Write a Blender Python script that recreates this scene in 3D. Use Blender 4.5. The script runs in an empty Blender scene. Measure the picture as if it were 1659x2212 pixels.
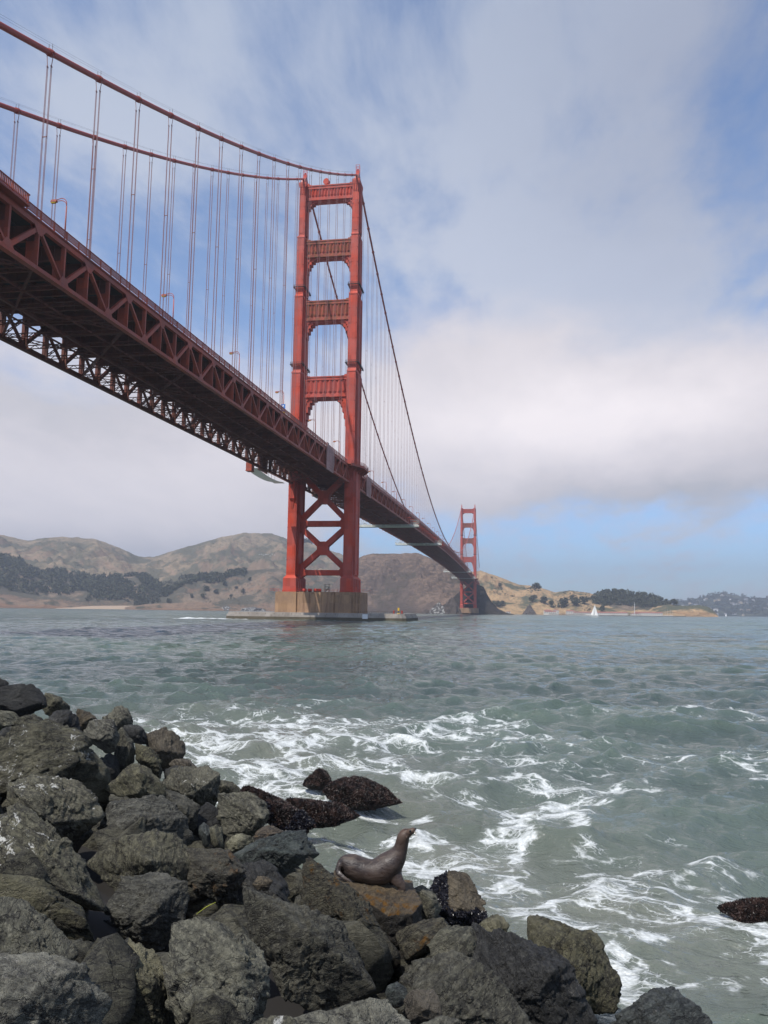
import bpy, math, random
import numpy as np
from mathutils import Vector, Matrix

random.seed(7)
rng = np.random.default_rng(11)
SC = bpy.context.scene
COL = SC.collection

# ------------------------------------------------------------------ camera
CAM = np.array([89.208, -370.128, 4.414])
CR = np.array([0.98730793, 0.15831400, 0.01263880])
CU = np.array([0.00720355, -0.12413833, 0.99223877])
CF = np.array([-0.15865425, 0.97955416, 0.12370318])
FPX = 1716.28                      # focal length in the 1659 px wide survey picture
HAZE_D = 0.00014
cam_d = bpy.data.cameras.new("camera")
cam = bpy.data.objects.new("camera", cam_d)
COL.objects.link(cam)
cam_d.sensor_fit = 'HORIZONTAL'
cam_d.sensor_width = 36.0
cam_d.lens = FPX / 1659 * 36.0
cam_d.clip_start = 0.1
cam_d.clip_end = 40000
M = Matrix(((CR[0], CU[0], -CF[0], CAM[0]), (CR[1], CU[1], -CF[1], CAM[1]), (CR[2], CU[2], -CF[2], CAM[2]), (0, 0, 0, 1)))
cam.matrix_world = M
SC.camera = cam

# ------------------------------------------------------------------ sun, sky, exposure
SUN_EL, SUN_AZ_OFF = math.radians(58), math.radians(27)      # sun stands south, 27 degrees towards the west
sun_dir = Vector((-math.sin(SUN_AZ_OFF) * math.cos(SUN_EL), -math.cos(SUN_AZ_OFF) * math.cos(SUN_EL), math.sin(SUN_EL)))
sd = bpy.data.lights.new("sun", 'SUN'); sun = bpy.data.objects.new("sun", sd); COL.objects.link(sun)
sd.energy = 4.8; sd.angle = math.radians(0.6); sd.color = (1.0, 0.95, 0.88)
sun.rotation_euler = (-sun_dir).to_track_quat('-Z', 'Y').to_euler()
SC.view_settings.view_transform = 'Standard'
SC.view_settings.look = 'None'
SC.view_settings.exposure = 0.08
SC.view_settings.gamma = 1.0


class NT:
    """small helper that writes node graphs"""
    def __init__(s, tree):
        s.t = tree; s.n = tree.nodes; s.l = tree.links
    def new(s, typ, **kw):
        n = s.n.new(typ)
        for k, v in kw.items(): setattr(n, k, v)
        return n
    def put(s, sock, v):
        if isinstance(v, bpy.types.NodeSocket): s.l.new(v, sock)
        elif v is not None: sock.default_value = v
    def math(s, op, a, b=None, c=None, clamp=False):
        n = s.new('ShaderNodeMath', operation=op); n.use_clamp = clamp
        s.put(n.inputs[0], a)
        if b is not None: s.put(n.inputs[1], b)
        if c is not None: s.put(n.inputs[2], c)
        return n.outputs[0]
    def vmath(s, op, a, b=None, out=0):
        n = s.new('ShaderNodeVectorMath', operation=op)
        s.put(n.inputs[0], a)
        if b is not None:
            s.put(n.inputs['Scale'] if op == 'SCALE' else n.inputs[1], b)
        return n.outputs['Value'] if out == 'v' else n.outputs[0]
    def comb(s, x, y, z):
        n = s.new('ShaderNodeCombineXYZ')
        for i, v in enumerate((x, y, z)): s.put(n.inputs[i], v)
        return n.outputs[0]
    def sep(s, v):
        n = s.new('ShaderNodeSeparateXYZ'); s.put(n.inputs[0], v); return n.outputs
    def map(s, v, a, b, c=0.0, d=1.0, smooth=True):
        n = s.new('ShaderNodeMapRange'); n.interpolation_type = 'SMOOTHSTEP' if smooth else 'LINEAR'
        for i, x in enumerate((v, a, b, c, d)): s.put(n.inputs[i], x)
        return n.outputs[0]
    def noise(s, vec, scale, detail=4, rough=0.55, dist=0.0, out='Fac', typ=None):
        n = s.new('ShaderNodeTexNoise'); s.put(n.inputs['Vector'], vec)
        if typ: n.noise_type = typ
        s.put(n.inputs['Scale'], scale); s.put(n.inputs['Detail'], detail)
        s.put(n.inputs['Roughness'], rough); s.put(n.inputs['Distortion'], dist)
        return n.outputs[out]
    def voro(s, vec, scale, feature='F1', out='Distance', rnd=1.0):
        n = s.new('ShaderNodeTexVoronoi', feature=feature); s.put(n.inputs['Vector'], vec)
        s.put(n.inputs['Scale'], scale); s.put(n.inputs['Randomness'], rnd)
        return n.outputs[out]
    def mix(s, f, a, b, mode='MIX'):
        n = s.new('ShaderNodeMix', data_type='RGBA', blend_type=mode)
        s.put(n.inputs[0], f)
        for k, v in ((6, a), (7, b)):
            if isinstance(v, tuple) and len(v) == 3: v = v + (1,)
            s.put(n.inputs[k], v)
        return n.outputs[2]
    def ramp(s, f, stops):
        n = s.new('ShaderNodeValToRGB'); s.put(n.inputs[0], f)
        cr = n.color_ramp
        while len(cr.elements) < len(stops): cr.elements.new(0.5)
        for e, (p, c) in zip(cr.elements, stops):
            e.position = p; e.color = c + (1,) if len(c) == 3 else c
        return n.outputs[0]
    def bump(s, h, strength=0.5, dist=0.1, normal=None):
        n = s.new('ShaderNodeBump'); s.put(n.inputs['Strength'], strength); s.put(n.inputs['Distance'], dist)
        s.put(n.inputs['Height'], h)
        if normal is not None: s.put(n.inputs['Normal'], normal)
        return n.outputs[0]


def ray(u, v):
    d = CF * FPX + CR * (u - 829.5) + CU * (1106 - v)
    return d / (d @ CF)            # per unit depth along the view axis
def P_at(u, v, t): return CAM + ray(u, v) * t
def P_z(u, v, z):
    r = ray(u, v); return CAM + r * ((z - CAM[2]) / r[2])
def ang(u, v):
    d = ray(u, v)
    return math.atan2(d[0], d[1]), math.atan2(d[2], math.hypot(d[0], d[1]))

W = bpy.data.worlds.new("World"); SC.world = W; W.use_nodes = True
w = NT(W.node_tree); w.n.clear()
sky = w.new('ShaderNodeTexSky', sky_type='NISHITA'); sky.sun_disc = False
sky.sun_elevation = SUN_EL; sky.sun_rotation = math.pi + SUN_AZ_OFF     # rotation 0 = +Y, positive towards +X
sky.air_density = 1.0; sky.dust_density = 0.6; sky.ozone_density = 1.4
dirn = w.vmath('NORMALIZE', w.new('ShaderNodeTexCoord').outputs['Generated'])
dx, dy, dz = w.sep(dirn)
az = w.math('ARCTAN2', dx, dy); el = w.math('ARCSINE', dz)
zz = w.math('MAXIMUM', dz, 0.0)
inv = w.math('DIVIDE', 1.0, w.math('ADD', zz, 0.16))
plane = w.comb(w.math('MULTIPLY', dx, inv), w.math('MULTIPLY', dy, inv), 0.0)
warp = w.noise(plane, 0.9, 3, 0.5, out='Color')
warp = w.vmath('SCALE', w.vmath('SUBTRACT', warp, (0.5, 0.5, 0.5)), 0.9)
# ragged edges for the banks: the angles themselves get bent by noise
en = w.noise(w.comb(w.math('MULTIPLY', az, 2.2), w.math('MULTIPLY', el, 3.6), 0.0), 1.6, 5, 0.6, out='Color')
ex, ey, _ = w.sep(en)
azw = w.math('ADD', az, w.math('MULTIPLY', w.math('SUBTRACT', ex, 0.5), 0.28))
elw = w.math('ADD', el, w.math('MULTIPLY', w.math('SUBTRACT', ey, 0.5), 0.13))

def gauss(u, v, ru, rv, amp, tilt=0.0, A=None, E_=None):
    a0, e0 = ang(u, v)
    A = A or azw; E_ = E_ or elw
    da = w.math('SUBTRACT', A, a0); de = w.math('SUBTRACT', E_, e0)
    c, s_ = math.cos(tilt), math.sin(tilt)
    p = w.math('ADD', w.math('MULTIPLY', da, c * 1716 / ru), w.math('MULTIPLY', de, s_ * 1716 / ru))
    q = w.math('ADD', w.math('MULTIPLY', da, -s_ * 1716 / rv), w.math('MULTIPLY', de, c * 1716 / rv))
    r2 = w.math('ADD', w.math('POWER', w.math('ABSOLUTE', p), 2.0), w.math('POWER', w.math('ABSOLUTE', q), 2.0))
    return w.math('MULTIPLY', w.math('EXPONENT', w.math('MULTIPLY', r2, -1.0)), amp)
def total(lst):
    o = lst[0]
    for x in lst[1:]: o = w.math('ADD', o, x)
    return o
#SKYMARK
# thin veil streaming diagonally across the upper sky
veil_n = w.noise(w.vmath('ADD', w.vmath('MULTIPLY', plane, (1.7, 0.75, 1.0)), warp), 1.15, 5, 0.52)
veil_f = w.noise(w.vmath('ADD', w.vmath('MULTIPLY', plane, (4.0, 1.9, 1.0)), warp), 1.7, 8, 0.62)
veil_b = total([gauss(1030, 330, 330, 430, 0.62, -0.5), gauss(520, 80, 260, 230, 0.30), gauss(1250, 620, 420, 160, 0.42),
                gauss(1500, 60, 350, 200, 0.35), gauss(300, 260, 300, 160, 0.30), gauss(1480, 800, 500, 260, 0.5),
                gauss(950, 690, 130, 90, -0.55), gauss(800, 470, 90, 260, -0.18), gauss(140, 130, 200, 160, 0.08), gauss(1560, 330, 160, 110, -0.16),
                gauss(650, 200, 110, 130, -0.18), gauss(230, 560, 300, 200, -0.05)])
veil = w.math('ADD', w.math('ADD', w.math('MULTIPLY', veil_n, 1.5), w.math('MULTIPLY', veil_f, 1.45)), w.math('SUBTRACT', veil_b, 1.27))
veil = w.map(veil, 0.02, 0.88, 0.0, 0.90)
# dense banks low over the strait
bank_n = w.noise(w.comb(w.math('MULTIPLY', az, 2.0), w.math('MULTIPLY', el, 5.0), 3.0), 2.0, 5, 0.55)
bank_b = total([gauss(1300, 900, 520, 190, 1.35), gauss(940, 880, 190, 150, 0.5), gauss(1480, 1010, 420, 90, 0.55), gauss(1000, 1010, 160, 80, 0.5),
                gauss(180, 1010, 560, 230, 1.2), gauss(480, 1160, 400, 90, 0.6), gauss(100, 760, 250, 100, 0.2),
                gauss(1350, 1215, 560, 72, -1.5), gauss(150, 860, 120, 40, -0.35), gauss(290, 1195, 120, 25, -0.2)])
far_b = w.math('MULTIPLY', 0.35, w.map(w.math('ABSOLUTE', w.math('ADD', az, 0.16)), 0.55, 1.1), w.map(el, 0.35, 0.10))
bank = w.math('ADD', w.math('ADD', bank_b, far_b), w.math('MULTIPLY', w.math('SUBTRACT', bank_n, 0.5), 1.1))
bank = w.map(bank, 0.15, 0.95)
glow = total([gauss(1130, 930, 420, 120, 0.6), gauss(1450, 870, 330, 90, 0.35), gauss(230, 1080, 400, 110, 0.26), gauss(480, 1000, 150, 100, 0.15)])
shade = total([gauss(1450, 1085, 360, 45, 0.55), gauss(1659, 950, 150, 150, 0.2), gauss(120, 900, 300, 60, 0.3), gauss(300, 1190, 400, 35, 0.25)])
lum = w.math('ADD', w.math('SUBTRACT', glow, shade), w.math('MULTIPLY', w.math('SUBTRACT', veil_f, 0.5), 0.3))
bank_c = w.ramp(w.map(lum, -0.6, 0.75, smooth=False), [(0.0, (0.48, 0.485, 0.53)), (0.45, (0.74, 0.70, 0.735)), (1.0, (1.06, 0.985, 1.0))])
veil_c = w.mix(w.map(el, 0.2, 0.75), (0.66, 0.69, 0.79), (0.46, 0.52, 0.64))
veil_c = w.mix(gauss(1700, 100, 520, 420, 0.85), veil_c, (0.33, 0.36, 0.46))
skyc = w.mix(1.0, sky.outputs[0], w.mix(w.map(el, 0.02, 0.40), (0.096, 0.130, 0.185), (0.142, 0.150, 0.166)), 'MULTIPLY')
c1 = w.mix(veil, skyc, veil_c)
c2 = w.mix(w.math('MULTIPLY', bank, 0.97), c1, bank_c)
bg = w.new('ShaderNodeBackground'); w.put(bg.inputs[0], c2); bg.inputs[1].default_value = 1.0
w.l.new(bg.outputs[0], w.new('ShaderNodeOutputWorld').inputs[0])
#SKYEND


# ------------------------------------------------------------------ object helpers
def tag(o, label=None, cat=None, group=None, kind=None):
    if label: o['label'] = label
    if cat: o['category'] = cat
    if group: o['group'] = group
    if kind: o['kind'] = kind
    return o
def empty(name, loc=(0, 0, 0), parent=None):
    o = bpy.data.objects.new(name, None); COL.objects.link(o); o.location = loc
    o.empty_display_size = 0.1
    if parent: o.parent = parent
    return o
def mesh_obj(name, verts, faces, mat, parent=None, smooth=False):
    me = bpy.data.meshes.new(name)
    verts = np.asarray(verts, dtype=np.float64)
    if isinstance(faces, np.ndarray):
        n = len(faces); k = faces.shape[1]
        me.vertices.add(len(verts)); me.vertices.foreach_set('co', verts.ravel())
        me.loops.add(n * k); me.loops.foreach_set('vertex_index', faces.astype(np.int32).ravel())
        me.polygons.add(n); me.polygons.foreach_set('loop_start', np.arange(0, n * k, k, dtype=np.int32))
        me.update(calc_edges=True); me.validate()
    else:
        me.from_pydata(verts.tolist(), [], faces); me.update()
    if smooth: me.shade_smooth()
    else: me.shade_flat()
    if mat: me.materials.append(mat)
    o = bpy.data.objects.new(name, me); COL.objects.link(o)
    if parent: o.parent = parent
    return o
class MB:
    """collects boxes, bars and plates, links them as one mesh"""
    def __init__(s): s.v = []; s.f = []; s.n = 0
    def add(s, verts, faces):
        s.v.extend([tuple(map(float, q)) for q in verts]); s.f.extend([tuple(i + s.n for i in f) for f in faces]); s.n += len(verts)
        return s
    def box(s, x0, x1, y0, y1, z0, z1):
        return s.add([(x0, y0, z0), (x1, y0, z0), (x1, y1, z0), (x0, y1, z0), (x0, y0, z1), (x1, y0, z1), (x1, y1, z1), (x0, y1, z1)],
              [(0, 3, 2, 1), (4, 5, 6, 7), (0, 1, 5, 4), (1, 2, 6, 5), (2, 3, 7, 6), (3, 0, 4, 7)])
    def frust(s, a, z0, b, z1):
        """a, b = (x0, x1, y0, y1) rectangles at the two heights"""
        v = [(a[0], a[2], z0), (a[1], a[2], z0), (a[1], a[3], z0), (a[0], a[3], z0), (b[0], b[2], z1), (b[1], b[2], z1), (b[1], b[3], z1), (b[0], b[3], z1)]
        return s.add(v, [(0, 3, 2, 1), (4, 5, 6, 7), (0, 1, 5, 4), (1, 2, 6, 5), (2, 3, 7, 6), (3, 0, 4, 7)])
    def beam(s, p, q, wd, ht, up=(0, 0, 1)):
        p = np.array(p, float); q = np.array(q, float); d = q - p; L = np.linalg.norm(d)
        if L < 1e-6: return s
        d /= L; a = np.cross(d, up)
        if np.linalg.norm(a) < 1e-3: a = np.cross(d, (0, 1, 0))
        a /= np.linalg.norm(a); b = np.cross(a, d)
        a = a * wd / 2; b = b * ht / 2
        v = [p - a - b, p + a - b, p + a + b, p - a + b, q - a - b, q + a - b, q + a + b, q - a + b]
        return s.add(v, [(0, 1, 2, 3), (7, 6, 5, 4), (0, 4, 5, 1), (1, 5, 6, 2), (2, 6, 7, 3), (3, 7, 4, 0)])
    def tube(s, pts, r, n=8, cap=True):
        pts = [np.array(q, float) for q in pts]
        rs = r if hasattr(r, '__len__') else [r] * len(pts)
        rings = []
        pa = None
        for i, q in enumerate(pts):
            d = pts[min(i + 1, len(pts) - 1)] - pts[max(i - 1, 0)]; d /= (np.linalg.norm(d) + 1e-9)
            if pa is None:
                a = np.cross(d, (0, 0, 1))
                if np.linalg.norm(a) < 0.1: a = np.cross(d, (1, 0, 0))
            else: a = pa - d * (pa @ d)
            a /= np.linalg.norm(a); pa = a; b = np.cross(d, a)
            rings.append([q + (a * math.cos(k * 2 * math.pi / n) + b * math.sin(k * 2 * math.pi / n)) * rs[i] for k in range(n)])
        v = [x for rg in rings for x in rg]; f = []
        for i in range(len(pts) - 1):
            for k in range(n):
                f.append((i * n + k, i * n + (k + 1) % n, (i + 1) * n + (k + 1) % n, (i + 1) * n + k))
        if cap: f.append(tuple(range(n))[::-1]); f.append(tuple((len(pts) - 1) * n + k for k in range(n)))
        return s.add(v, f)
    def prism(s, poly, z0, z1, axis=2):
        """extrude a 2-d polygon; axis = the extruded axis"""
        def mk(a, b, c): return {2: (a, b, c), 1: (a, c, b), 0: (c, a, b)}[axis]
        n = len(poly)
        v = [mk(a, b, z0) for a, b in poly] + [mk(a, b, z1) for a, b in poly]
        f = [tuple(range(n))[::-1], tuple(range(n, 2 * n))] + [(i, (i + 1) % n, n + (i + 1) % n, n + i) for i in range(n)]
        return s.add(v, f)
    def build(s, name, mat, parent=None, smooth=False, fix=True):
        o = mesh_obj(name, s.v, s.f, mat, parent, smooth)
        if fix:
            import bmesh
            bm = bmesh.new(); bm.from_mesh(o.data); bmesh.ops.recalc_face_normals(bm, faces=bm.faces[:]); bm.to_mesh(o.data); bm.free()
        return o

# ------------------------------------------------------------------ numpy noise
_perm = rng.permutation(256); _perm = np.concatenate([_perm, _perm, _perm])
_g = rng.normal(size=(256, 3)); _g /= np.linalg.norm(_g, axis=1)[:, None]
def noise3(p):
    p = np.asarray(p, float); i = np.floor(p).astype(int); f = p - i; i &= 255
    u = f * f * f * (f * (f * 6 - 15) + 10)
    out = 0
    for a in (0, 1):
        wa = u[:, 0] if a else 1 - u[:, 0]
        for b in (0, 1):
            wb = u[:, 1] if b else 1 - u[:, 1]
            for c in (0, 1):
                wc = u[:, 2] if c else 1 - u[:, 2]
                h = _perm[_perm[_perm[i[:, 0] + a] + i[:, 1] + b] + i[:, 2] + c]
                out = out + wa * wb * wc * ((f - (a, b, c)) * _g[h]).sum(1)
    return out * 1.6
def fbm(p, o=4, lac=2.03, gain=0.5, ridged=False):
    s = 0; a = 1; p = np.array(p, float)
    for k in range(o):
        n = noise3(p + 17.3 * k)
        s = s + a * ((1 - 2 * np.abs(n)) if ridged else n); p = p * lac; a *= gain
    return s

# ------------------------------------------------------------------ materials
def mat(name, col, rough=0.7, spec=0.3, metal=0.0):
    m = bpy.data.materials.new(name); m.use_nodes = True
    b = m.node_tree.nodes['Principled BSDF']
    b.inputs['Base Color'].default_value = (*col, 1); b.inputs['Roughness'].default_value = rough
    b.inputs['Specular IOR Level'].default_value = spec; b.inputs['Metallic'].default_value = metal
    return m, NT(m.node_tree), b
def painted(name, c0, c1, c2, scale=0.35, rough=0.6, streak=0.25, bump=0.15):
    """paint with weathering: broad fading, vertical streaks, small specks"""
    m, t, b = mat(name, c0, rough)
    pos = t.new('ShaderNodeNewGeometry').outputs['Position']
    n1 = t.noise(pos, scale, 5, 0.6)
    st = t.noise(t.vmath('MULTIPLY', pos, (1.4, 1.4, 0.10)), 1.0, 5, 0.65)
    n3 = t.noise(pos, scale * 14, 3, 0.6)
    c = t.mix(t.map(n1, 0.35, 0.68), c0, c1)
    c = t.mix(t.math('MULTIPLY', t.map(st, 0.52, 0.78), streak), c, c2)
    c = t.mix(t.math('MULTIPLY', t.map(n3, 0.5, 0.75), 0.25), c, c2)
    # plates repainted at different times differ a little
    fl = t.vmath('FLOOR', t.vmath('MULTIPLY', pos, (0.45, 0.22, 0.26)))
    wn = t.new('ShaderNodeTexWhiteNoise'); t.put(wn.inputs['Vector'], fl)
    h_ = t.new('ShaderNodeHueSaturation'); t.put(h_.inputs['Color'], c)
    t.put(h_.inputs['Value'], t.map(wn.outputs['Value'], 0.0, 1.0, .84, 1.13, smooth=False)); t.put(h_.inputs['Saturation'], t.map(n1, .3, .7, .90, 1.04))
    t.put(b.inputs['Base Color'], h_.outputs[0])
    t.put(b.inputs['Normal'], t.bump(n3, bump, 0.1))
    return m
M_ORANGE = painted('international_orange', (0.41, 0.050, 0.026), (0.47, 0.064, 0.034), (0.20, 0.045, 0.028), 0.12, 0.65, 0.5)
M_TRUSS = painted('truss_orange', (0.30, 0.062, 0.036), (0.38, 0.082, 0.047), (0.15, 0.043, 0.03), 0.4, 0.6, 0.4)
M_UNDER = painted('shaded_steel', (0.13, 0.046, 0.032), (0.18, 0.062, 0.043), (0.07, 0.038, 0.03), 0.5, 0.75, 0.4)  # darker bridge paint; on the west truss it stands in for backlit shade
M_RUST = painted('stained_orange', (0.36, 0.055, 0.03), (0.20, 0.085, 0.035), (0.07, 0.045, 0.03), 0.7, 0.75, 0.9)
M_ROPE, _, _ = mat('rope_paint', (0.27, 0.13, 0.12), 0.5, 0.4)
M_CABLE, _, _ = mat('cable_paint', (0.34, 0.05, 0.03), 0.5, 0.4)
M_MAUVE = painted('faded_panel', (0.42, 0.24, 0.22), (0.36, 0.20, 0.19), (0.22, 0.12, 0.11), 1.0, 0.7, 0.4)
M_GALV = painted('galvanised_steel', (0.62, 0.63, 0.58), (0.46, 0.48, 0.45), (0.2, 0.22, 0.2), 1.2, 0.5, 0.3)
M_WHITE, _, _ = mat('white_paint', (0.72, 0.72, 0.70), 0.6)
M_NET, _, _ = mat('white_netting', (0.85, 0.86, 0.86), 0.9)
M_YEL, _, _ = mat('yellow_paint', (0.65, 0.42, 0.04), 0.6)
M_REDP, _, _ = mat('red_paint', (0.5, 0.05, 0.03), 0.6)
M_ROAD, _, _ = mat('deck_concrete', (0.05, 0.042, 0.04), 0.85)
M_DARK, _, _ = mat('dark_steel', (0.035, 0.03, 0.03), 0.6)
M_BLUE, _, _ = mat('blue_sign', (0.05, 0.18, 0.5), 0.5)
# ================================================================== the bridge
SPAN = 1280.0
H = 13.7
CT = 222.2                                  # cable height on the towers
def T(y):                                    # height of the top chord
    if y <= 0: return 71.85 + 0.0235 * y
    return 71.85 + 0.0254 * y - 1.85e-5 * y * y if y <= SPAN else 74.05 - 0.022 * (y - SPAN)
def BC(y): return T(y) - 7.3                 # bottom chord
def cable_z(y):
    if y <= 0: return 223.0 + 0.5844 * y + 0.000363 * y * y
    if y <= SPAN: return 83.6 + (223.0 - 83.6) * ((y - 640) / 640) ** 2
    d = y - SPAN; return 223.0 - 0.5844 * d + 0.000363 * d * d
Y0, Y1 = -289.56, 1280 + 228.6
bridge = empty('suspension_bridge', (0, 0, 12.8))
tag(bridge, 'orange-red steel suspension bridge crossing the strait from upper left to the far headland', 'bridge')
OFF = np.array([0, 0, 12.8])
_build = MB.build
def part(mb, name, m, parent=None, smooth=False, label=None, kind=None):
    """build world-space geometry as a child of the bridge (or of one of its parts)"""
    p = parent or bridge
    base = np.array(p.matrix_world.translation) if False else None
    org = np.array(ORG.get(p.name, (0, 0, 12.8)))
    mb.v = [tuple(np.array(q) - org) for q in mb.v]
    o = mb.build(name, m, p, smooth)
    ORG[o.name] = tuple(org)
    tag(o, label=label, kind=kind)
    return o
ORG = {bridge.name: (0, 0, 12.8)}

# ---------------------------------------------------------------- towers
SECT = [(20.6, 119.0, 4.3, 14.6), (120.4, 158.2, 4.1, 12.4), (159.6, 189.4, 3.55, 10.2), (190.6, 217.6, 3.1, 8.2)]   # z0, z1, width, depth
def leg_mesh(cx):
    m = MB()
    def rect(wd, dp, g=0.0): return (cx - wd / 2 - g, cx + wd / 2 + g, -dp / 2 - g, dp / 2 + g)
    # flared foot
    m.frust(rect(6.3, 18.0), 12.8, rect(6.3, 18.0), 19.2)
    m.frust(rect(6.3, 18.0), 19.2, rect(4.3, 14.6), 20.6)
    m.box(cx - 3.35, cx + 3.35, -9.2, 9.2, 12.78, 13.5)
    for s in (-1, 1):
        for yy in (-6, -2, 2, 6): m.box(cx + s * 3.15 - 0.2 * (s < 0), cx + s * 3.15 + 0.2 * (s > 0), yy - 0.5, yy + 0.5, 13.5, 19.0)
    for i, (z0, z1, wd, dp) in enumerate(SECT):
        m.frust(rect(wd, dp), z0, rect(wd - 0.06, dp - 0.1), z1)
        # wider cell in the middle of the side faces with upright ribs
        for s in (-1, 1):
            xo = cx + s * wd / 2; q = 0.45
            m.box(min(xo, xo + s * q), max(xo, xo + s * q), -dp / 2 + 1.7, dp / 2 - 1.7, z0 + 0.4, z1 - 0.3)
            for yy in (-dp / 2 + 3.4, dp / 2 - 3.4):
                x2 = xo + s * q
                m.box(min(x2, x2 + s * .28), max(x2, x2 + s * .28), yy - 0.9, yy + 0.9, z0 + 0.8, z1 - 0.9)
        # flat shallow panel standing proud on the south and north faces
        for s in (-1, 1):
            yo = s * dp / 2
            m.box(cx - wd / 2 + 0.55, cx + wd / 2 - 0.55, min(yo, yo + s * .12), max(yo, yo + s * .12), z0 + 1.2, z1 - 1.5)
        # plate seams
        z = z0 + 7.6
        while z < z1 - 3:
            m.box(cx - wd / 2 - .03, cx + wd / 2 + .03, -dp / 2 - .15, dp / 2 + .15, z, z + .10)
            z += 7.6
        if i < 3:
            nw, nd = SECT[i + 1][2:]
            m.frust(rect(wd, dp, .12), z1 - 0.5, rect(wd, dp, .12), z1)
            m.frust(rect(wd, dp, .1), z1, rect(nw, nd), SECT[i + 1][0])
    # capital
    m.box(cx - 1.9, cx + 1.9, -4.6, 4.6, 217.6, 218.6)
    m.frust(rect(3.5, 8.8), 216.2, rect(3.8, 9.2), 217.6)
    for k in (-1, 0, 1): m.box(cx + k * 1.0 - .2, cx + k * 1.0 + .2, -4.6, 4.6, 212.5, 216.2)
    return m
def saddle_mesh(cx):
    m = MB()
    m.prism([(-4.2, 218.6), (4.2, 218.6), (3.0, 221.4), (1.2, 223.2), (-1.2, 223.2), (-3.0, 221.4)], cx - .9, cx + .9, axis=0)
    m.box(cx - 1.3, cx + 1.3, -3.4, 3.4, 218.6, 219.6)
    return m
def beacon_mesh(cx):
    m = MB()
    m.box(cx - .75, cx + .75, -.75, .75, 223.2, 225.0)
    m.tube([(cx, 0, 225.0), (cx, 0, 226.2)], .35)
    for a in (-.9, .9):
        for b in (-.9, .9): m.beam((cx + a, b, 223.4), (cx + a, b, 228.0), .12, .12)
    for z in (225.2, 226.6, 228.0):
        for a in (-.9, .9):
            m.beam((cx - .9, a, z), (cx + .9, a, z), .1, .1); m.beam((cx + a, -.9, z), (cx + a, .9, z), .1, .1)
    return m
STR = [(209.6, 217.6, 4.6, 14), (179.2, 188.0, 5.4, 12), (146.2, 156.4, 6.2, 11), (107.2, 117.6, 7.0, 9)]
HAUNCH = [[(0, 0), (5.6, 0), (5.6, -.7), (4.0, -.7), (4.0, -1.6), (2.6, -1.6), (2.6, -2.6), (1.5, -2.6), (1.5, -4.0), (.7, -4.0), (.7, -5.6), (0, -5.6)],
          [(0, 0), (5.8, 0), (5.8, -.8), (4.4, -.8), (4.4, -1.9), (3.1, -1.9), (3.1, -3.4), (2.1, -3.4), (2.1, -5.2), (1.2, -5.2), (1.2, -7.6), (.5, -7.6), (.5, -9.6), (0, -9.6)],
          [(0, 0), (5.8, 0), (5.8, -.8), (4.5, -.8), (4.5, -2.0), (3.3, -2.0), (3.3, -3.6), (2.3, -3.6), (2.3, -5.6), (1.3, -5.6), (1.3, -8.2), (0, -8.2)],
          [(0, 0), (6.4, 0), (6.4, -1.0), (5.0, -1.0), (5.0, -2.4), (3.8, -2.4), (3.8, -4.6), (2.9, -4.6), (2.9, -7.4), (2.1, -7.4), (2.1, -10.6), (1.4, -10.6), (1.4, -14.4), (.7, -14.4), (.7, -18.0), (0, -18.0)]]
def leg_half(z):
    for z0, z1, wd, dp in SECT:
        if z0 - 1 <= z <= z1 + 1.2: return wd / 2 + .4
    return 2
def strut_mesh(i):
    z0, z1, dp, nf = STR[i]
    xi = H - leg_half((z0 + z1) / 2) + .35
    m = MB(); y = dp / 2
    m.box(-xi, xi, -y + .5, y - .5, z0 + .5, z1 - .5)
    m.box(-xi, xi, -y - .35, y + .35, z1 - .55, z1)                     # coping
    m.box(-xi, xi, -y - .1, y + .1, z1 - 1.9, z1 - .56)
    m.box(-xi, xi, -y - .3, y + .3, z0, z0 + .5)                        # lower ledge
    m.box(-xi, xi, -y, y, z0 + .5, z0 + 1.6)
    a0, a1 = z0 + 1.6, z1 - 1.9
    sp = 2 * (xi - .9) / nf
    for s in (-1, 1):                                                   # fluted fan panel: upright folds ending in points
        yb = s * (y - .5)
        for k in range(nf):
            x = -xi + .9 + sp * (k + .5)
            v = [(x - sp * .46, yb, a1), (x, yb + s * .75, a1 - .5), (x + sp * .46, yb, a1), (x - sp * .46, yb, a0 + .9), (x, yb + s * .75, a0 + 1.5), (x + sp * .46, yb, a0 + .9), (x, yb, a0 + .1)]
            m.add(v, [(0, 3, 4, 1), (1, 4, 5, 2), (0, 1, 2), (3, 6, 4), (4, 6, 5)])
    # stepped blocks where the strut top meets the legs
    for s in (-1, 1):
        for q, hh in ((3.6, .5), (2.2, 1.0), (1.0, 1.7)):
            x1 = s * xi; x0 = s * (xi - q)
            m.box(min(x0, x1), max(x0, x1), -y + .6 + .02 * q, y - .6 - .02 * q, z1 - .02, z1 + hh)
    return m
def haunch_mesh(i, s):
    z0, z1, dp, nf = STR[i]
    xi = H - leg_half(z0 - 4) + .3
    m = MB()
    pl = [(s * (xi - a), z0 + .02 + b) for a, b in HAUNCH[i]]
    m.prism(pl, -dp / 2 + .7, dp / 2 - .7, axis=1)
    pl = [(s * (xi - a * .62), z0 + .02 + b * .62) for a, b in HAUNCH[i]]
    m.prism(pl, -dp / 2 + .25, dp / 2 - .25, axis=1)
    return m
def arch_soffit(i):
    z0, z1, dp, nf = STR[i]; xi = H - 2.2; m = MB()
    m.box(-xi + 5, xi - 5, -dp / 2 + .8, dp / 2 - .8, z0 - .45, z0 + .04); return m
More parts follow.
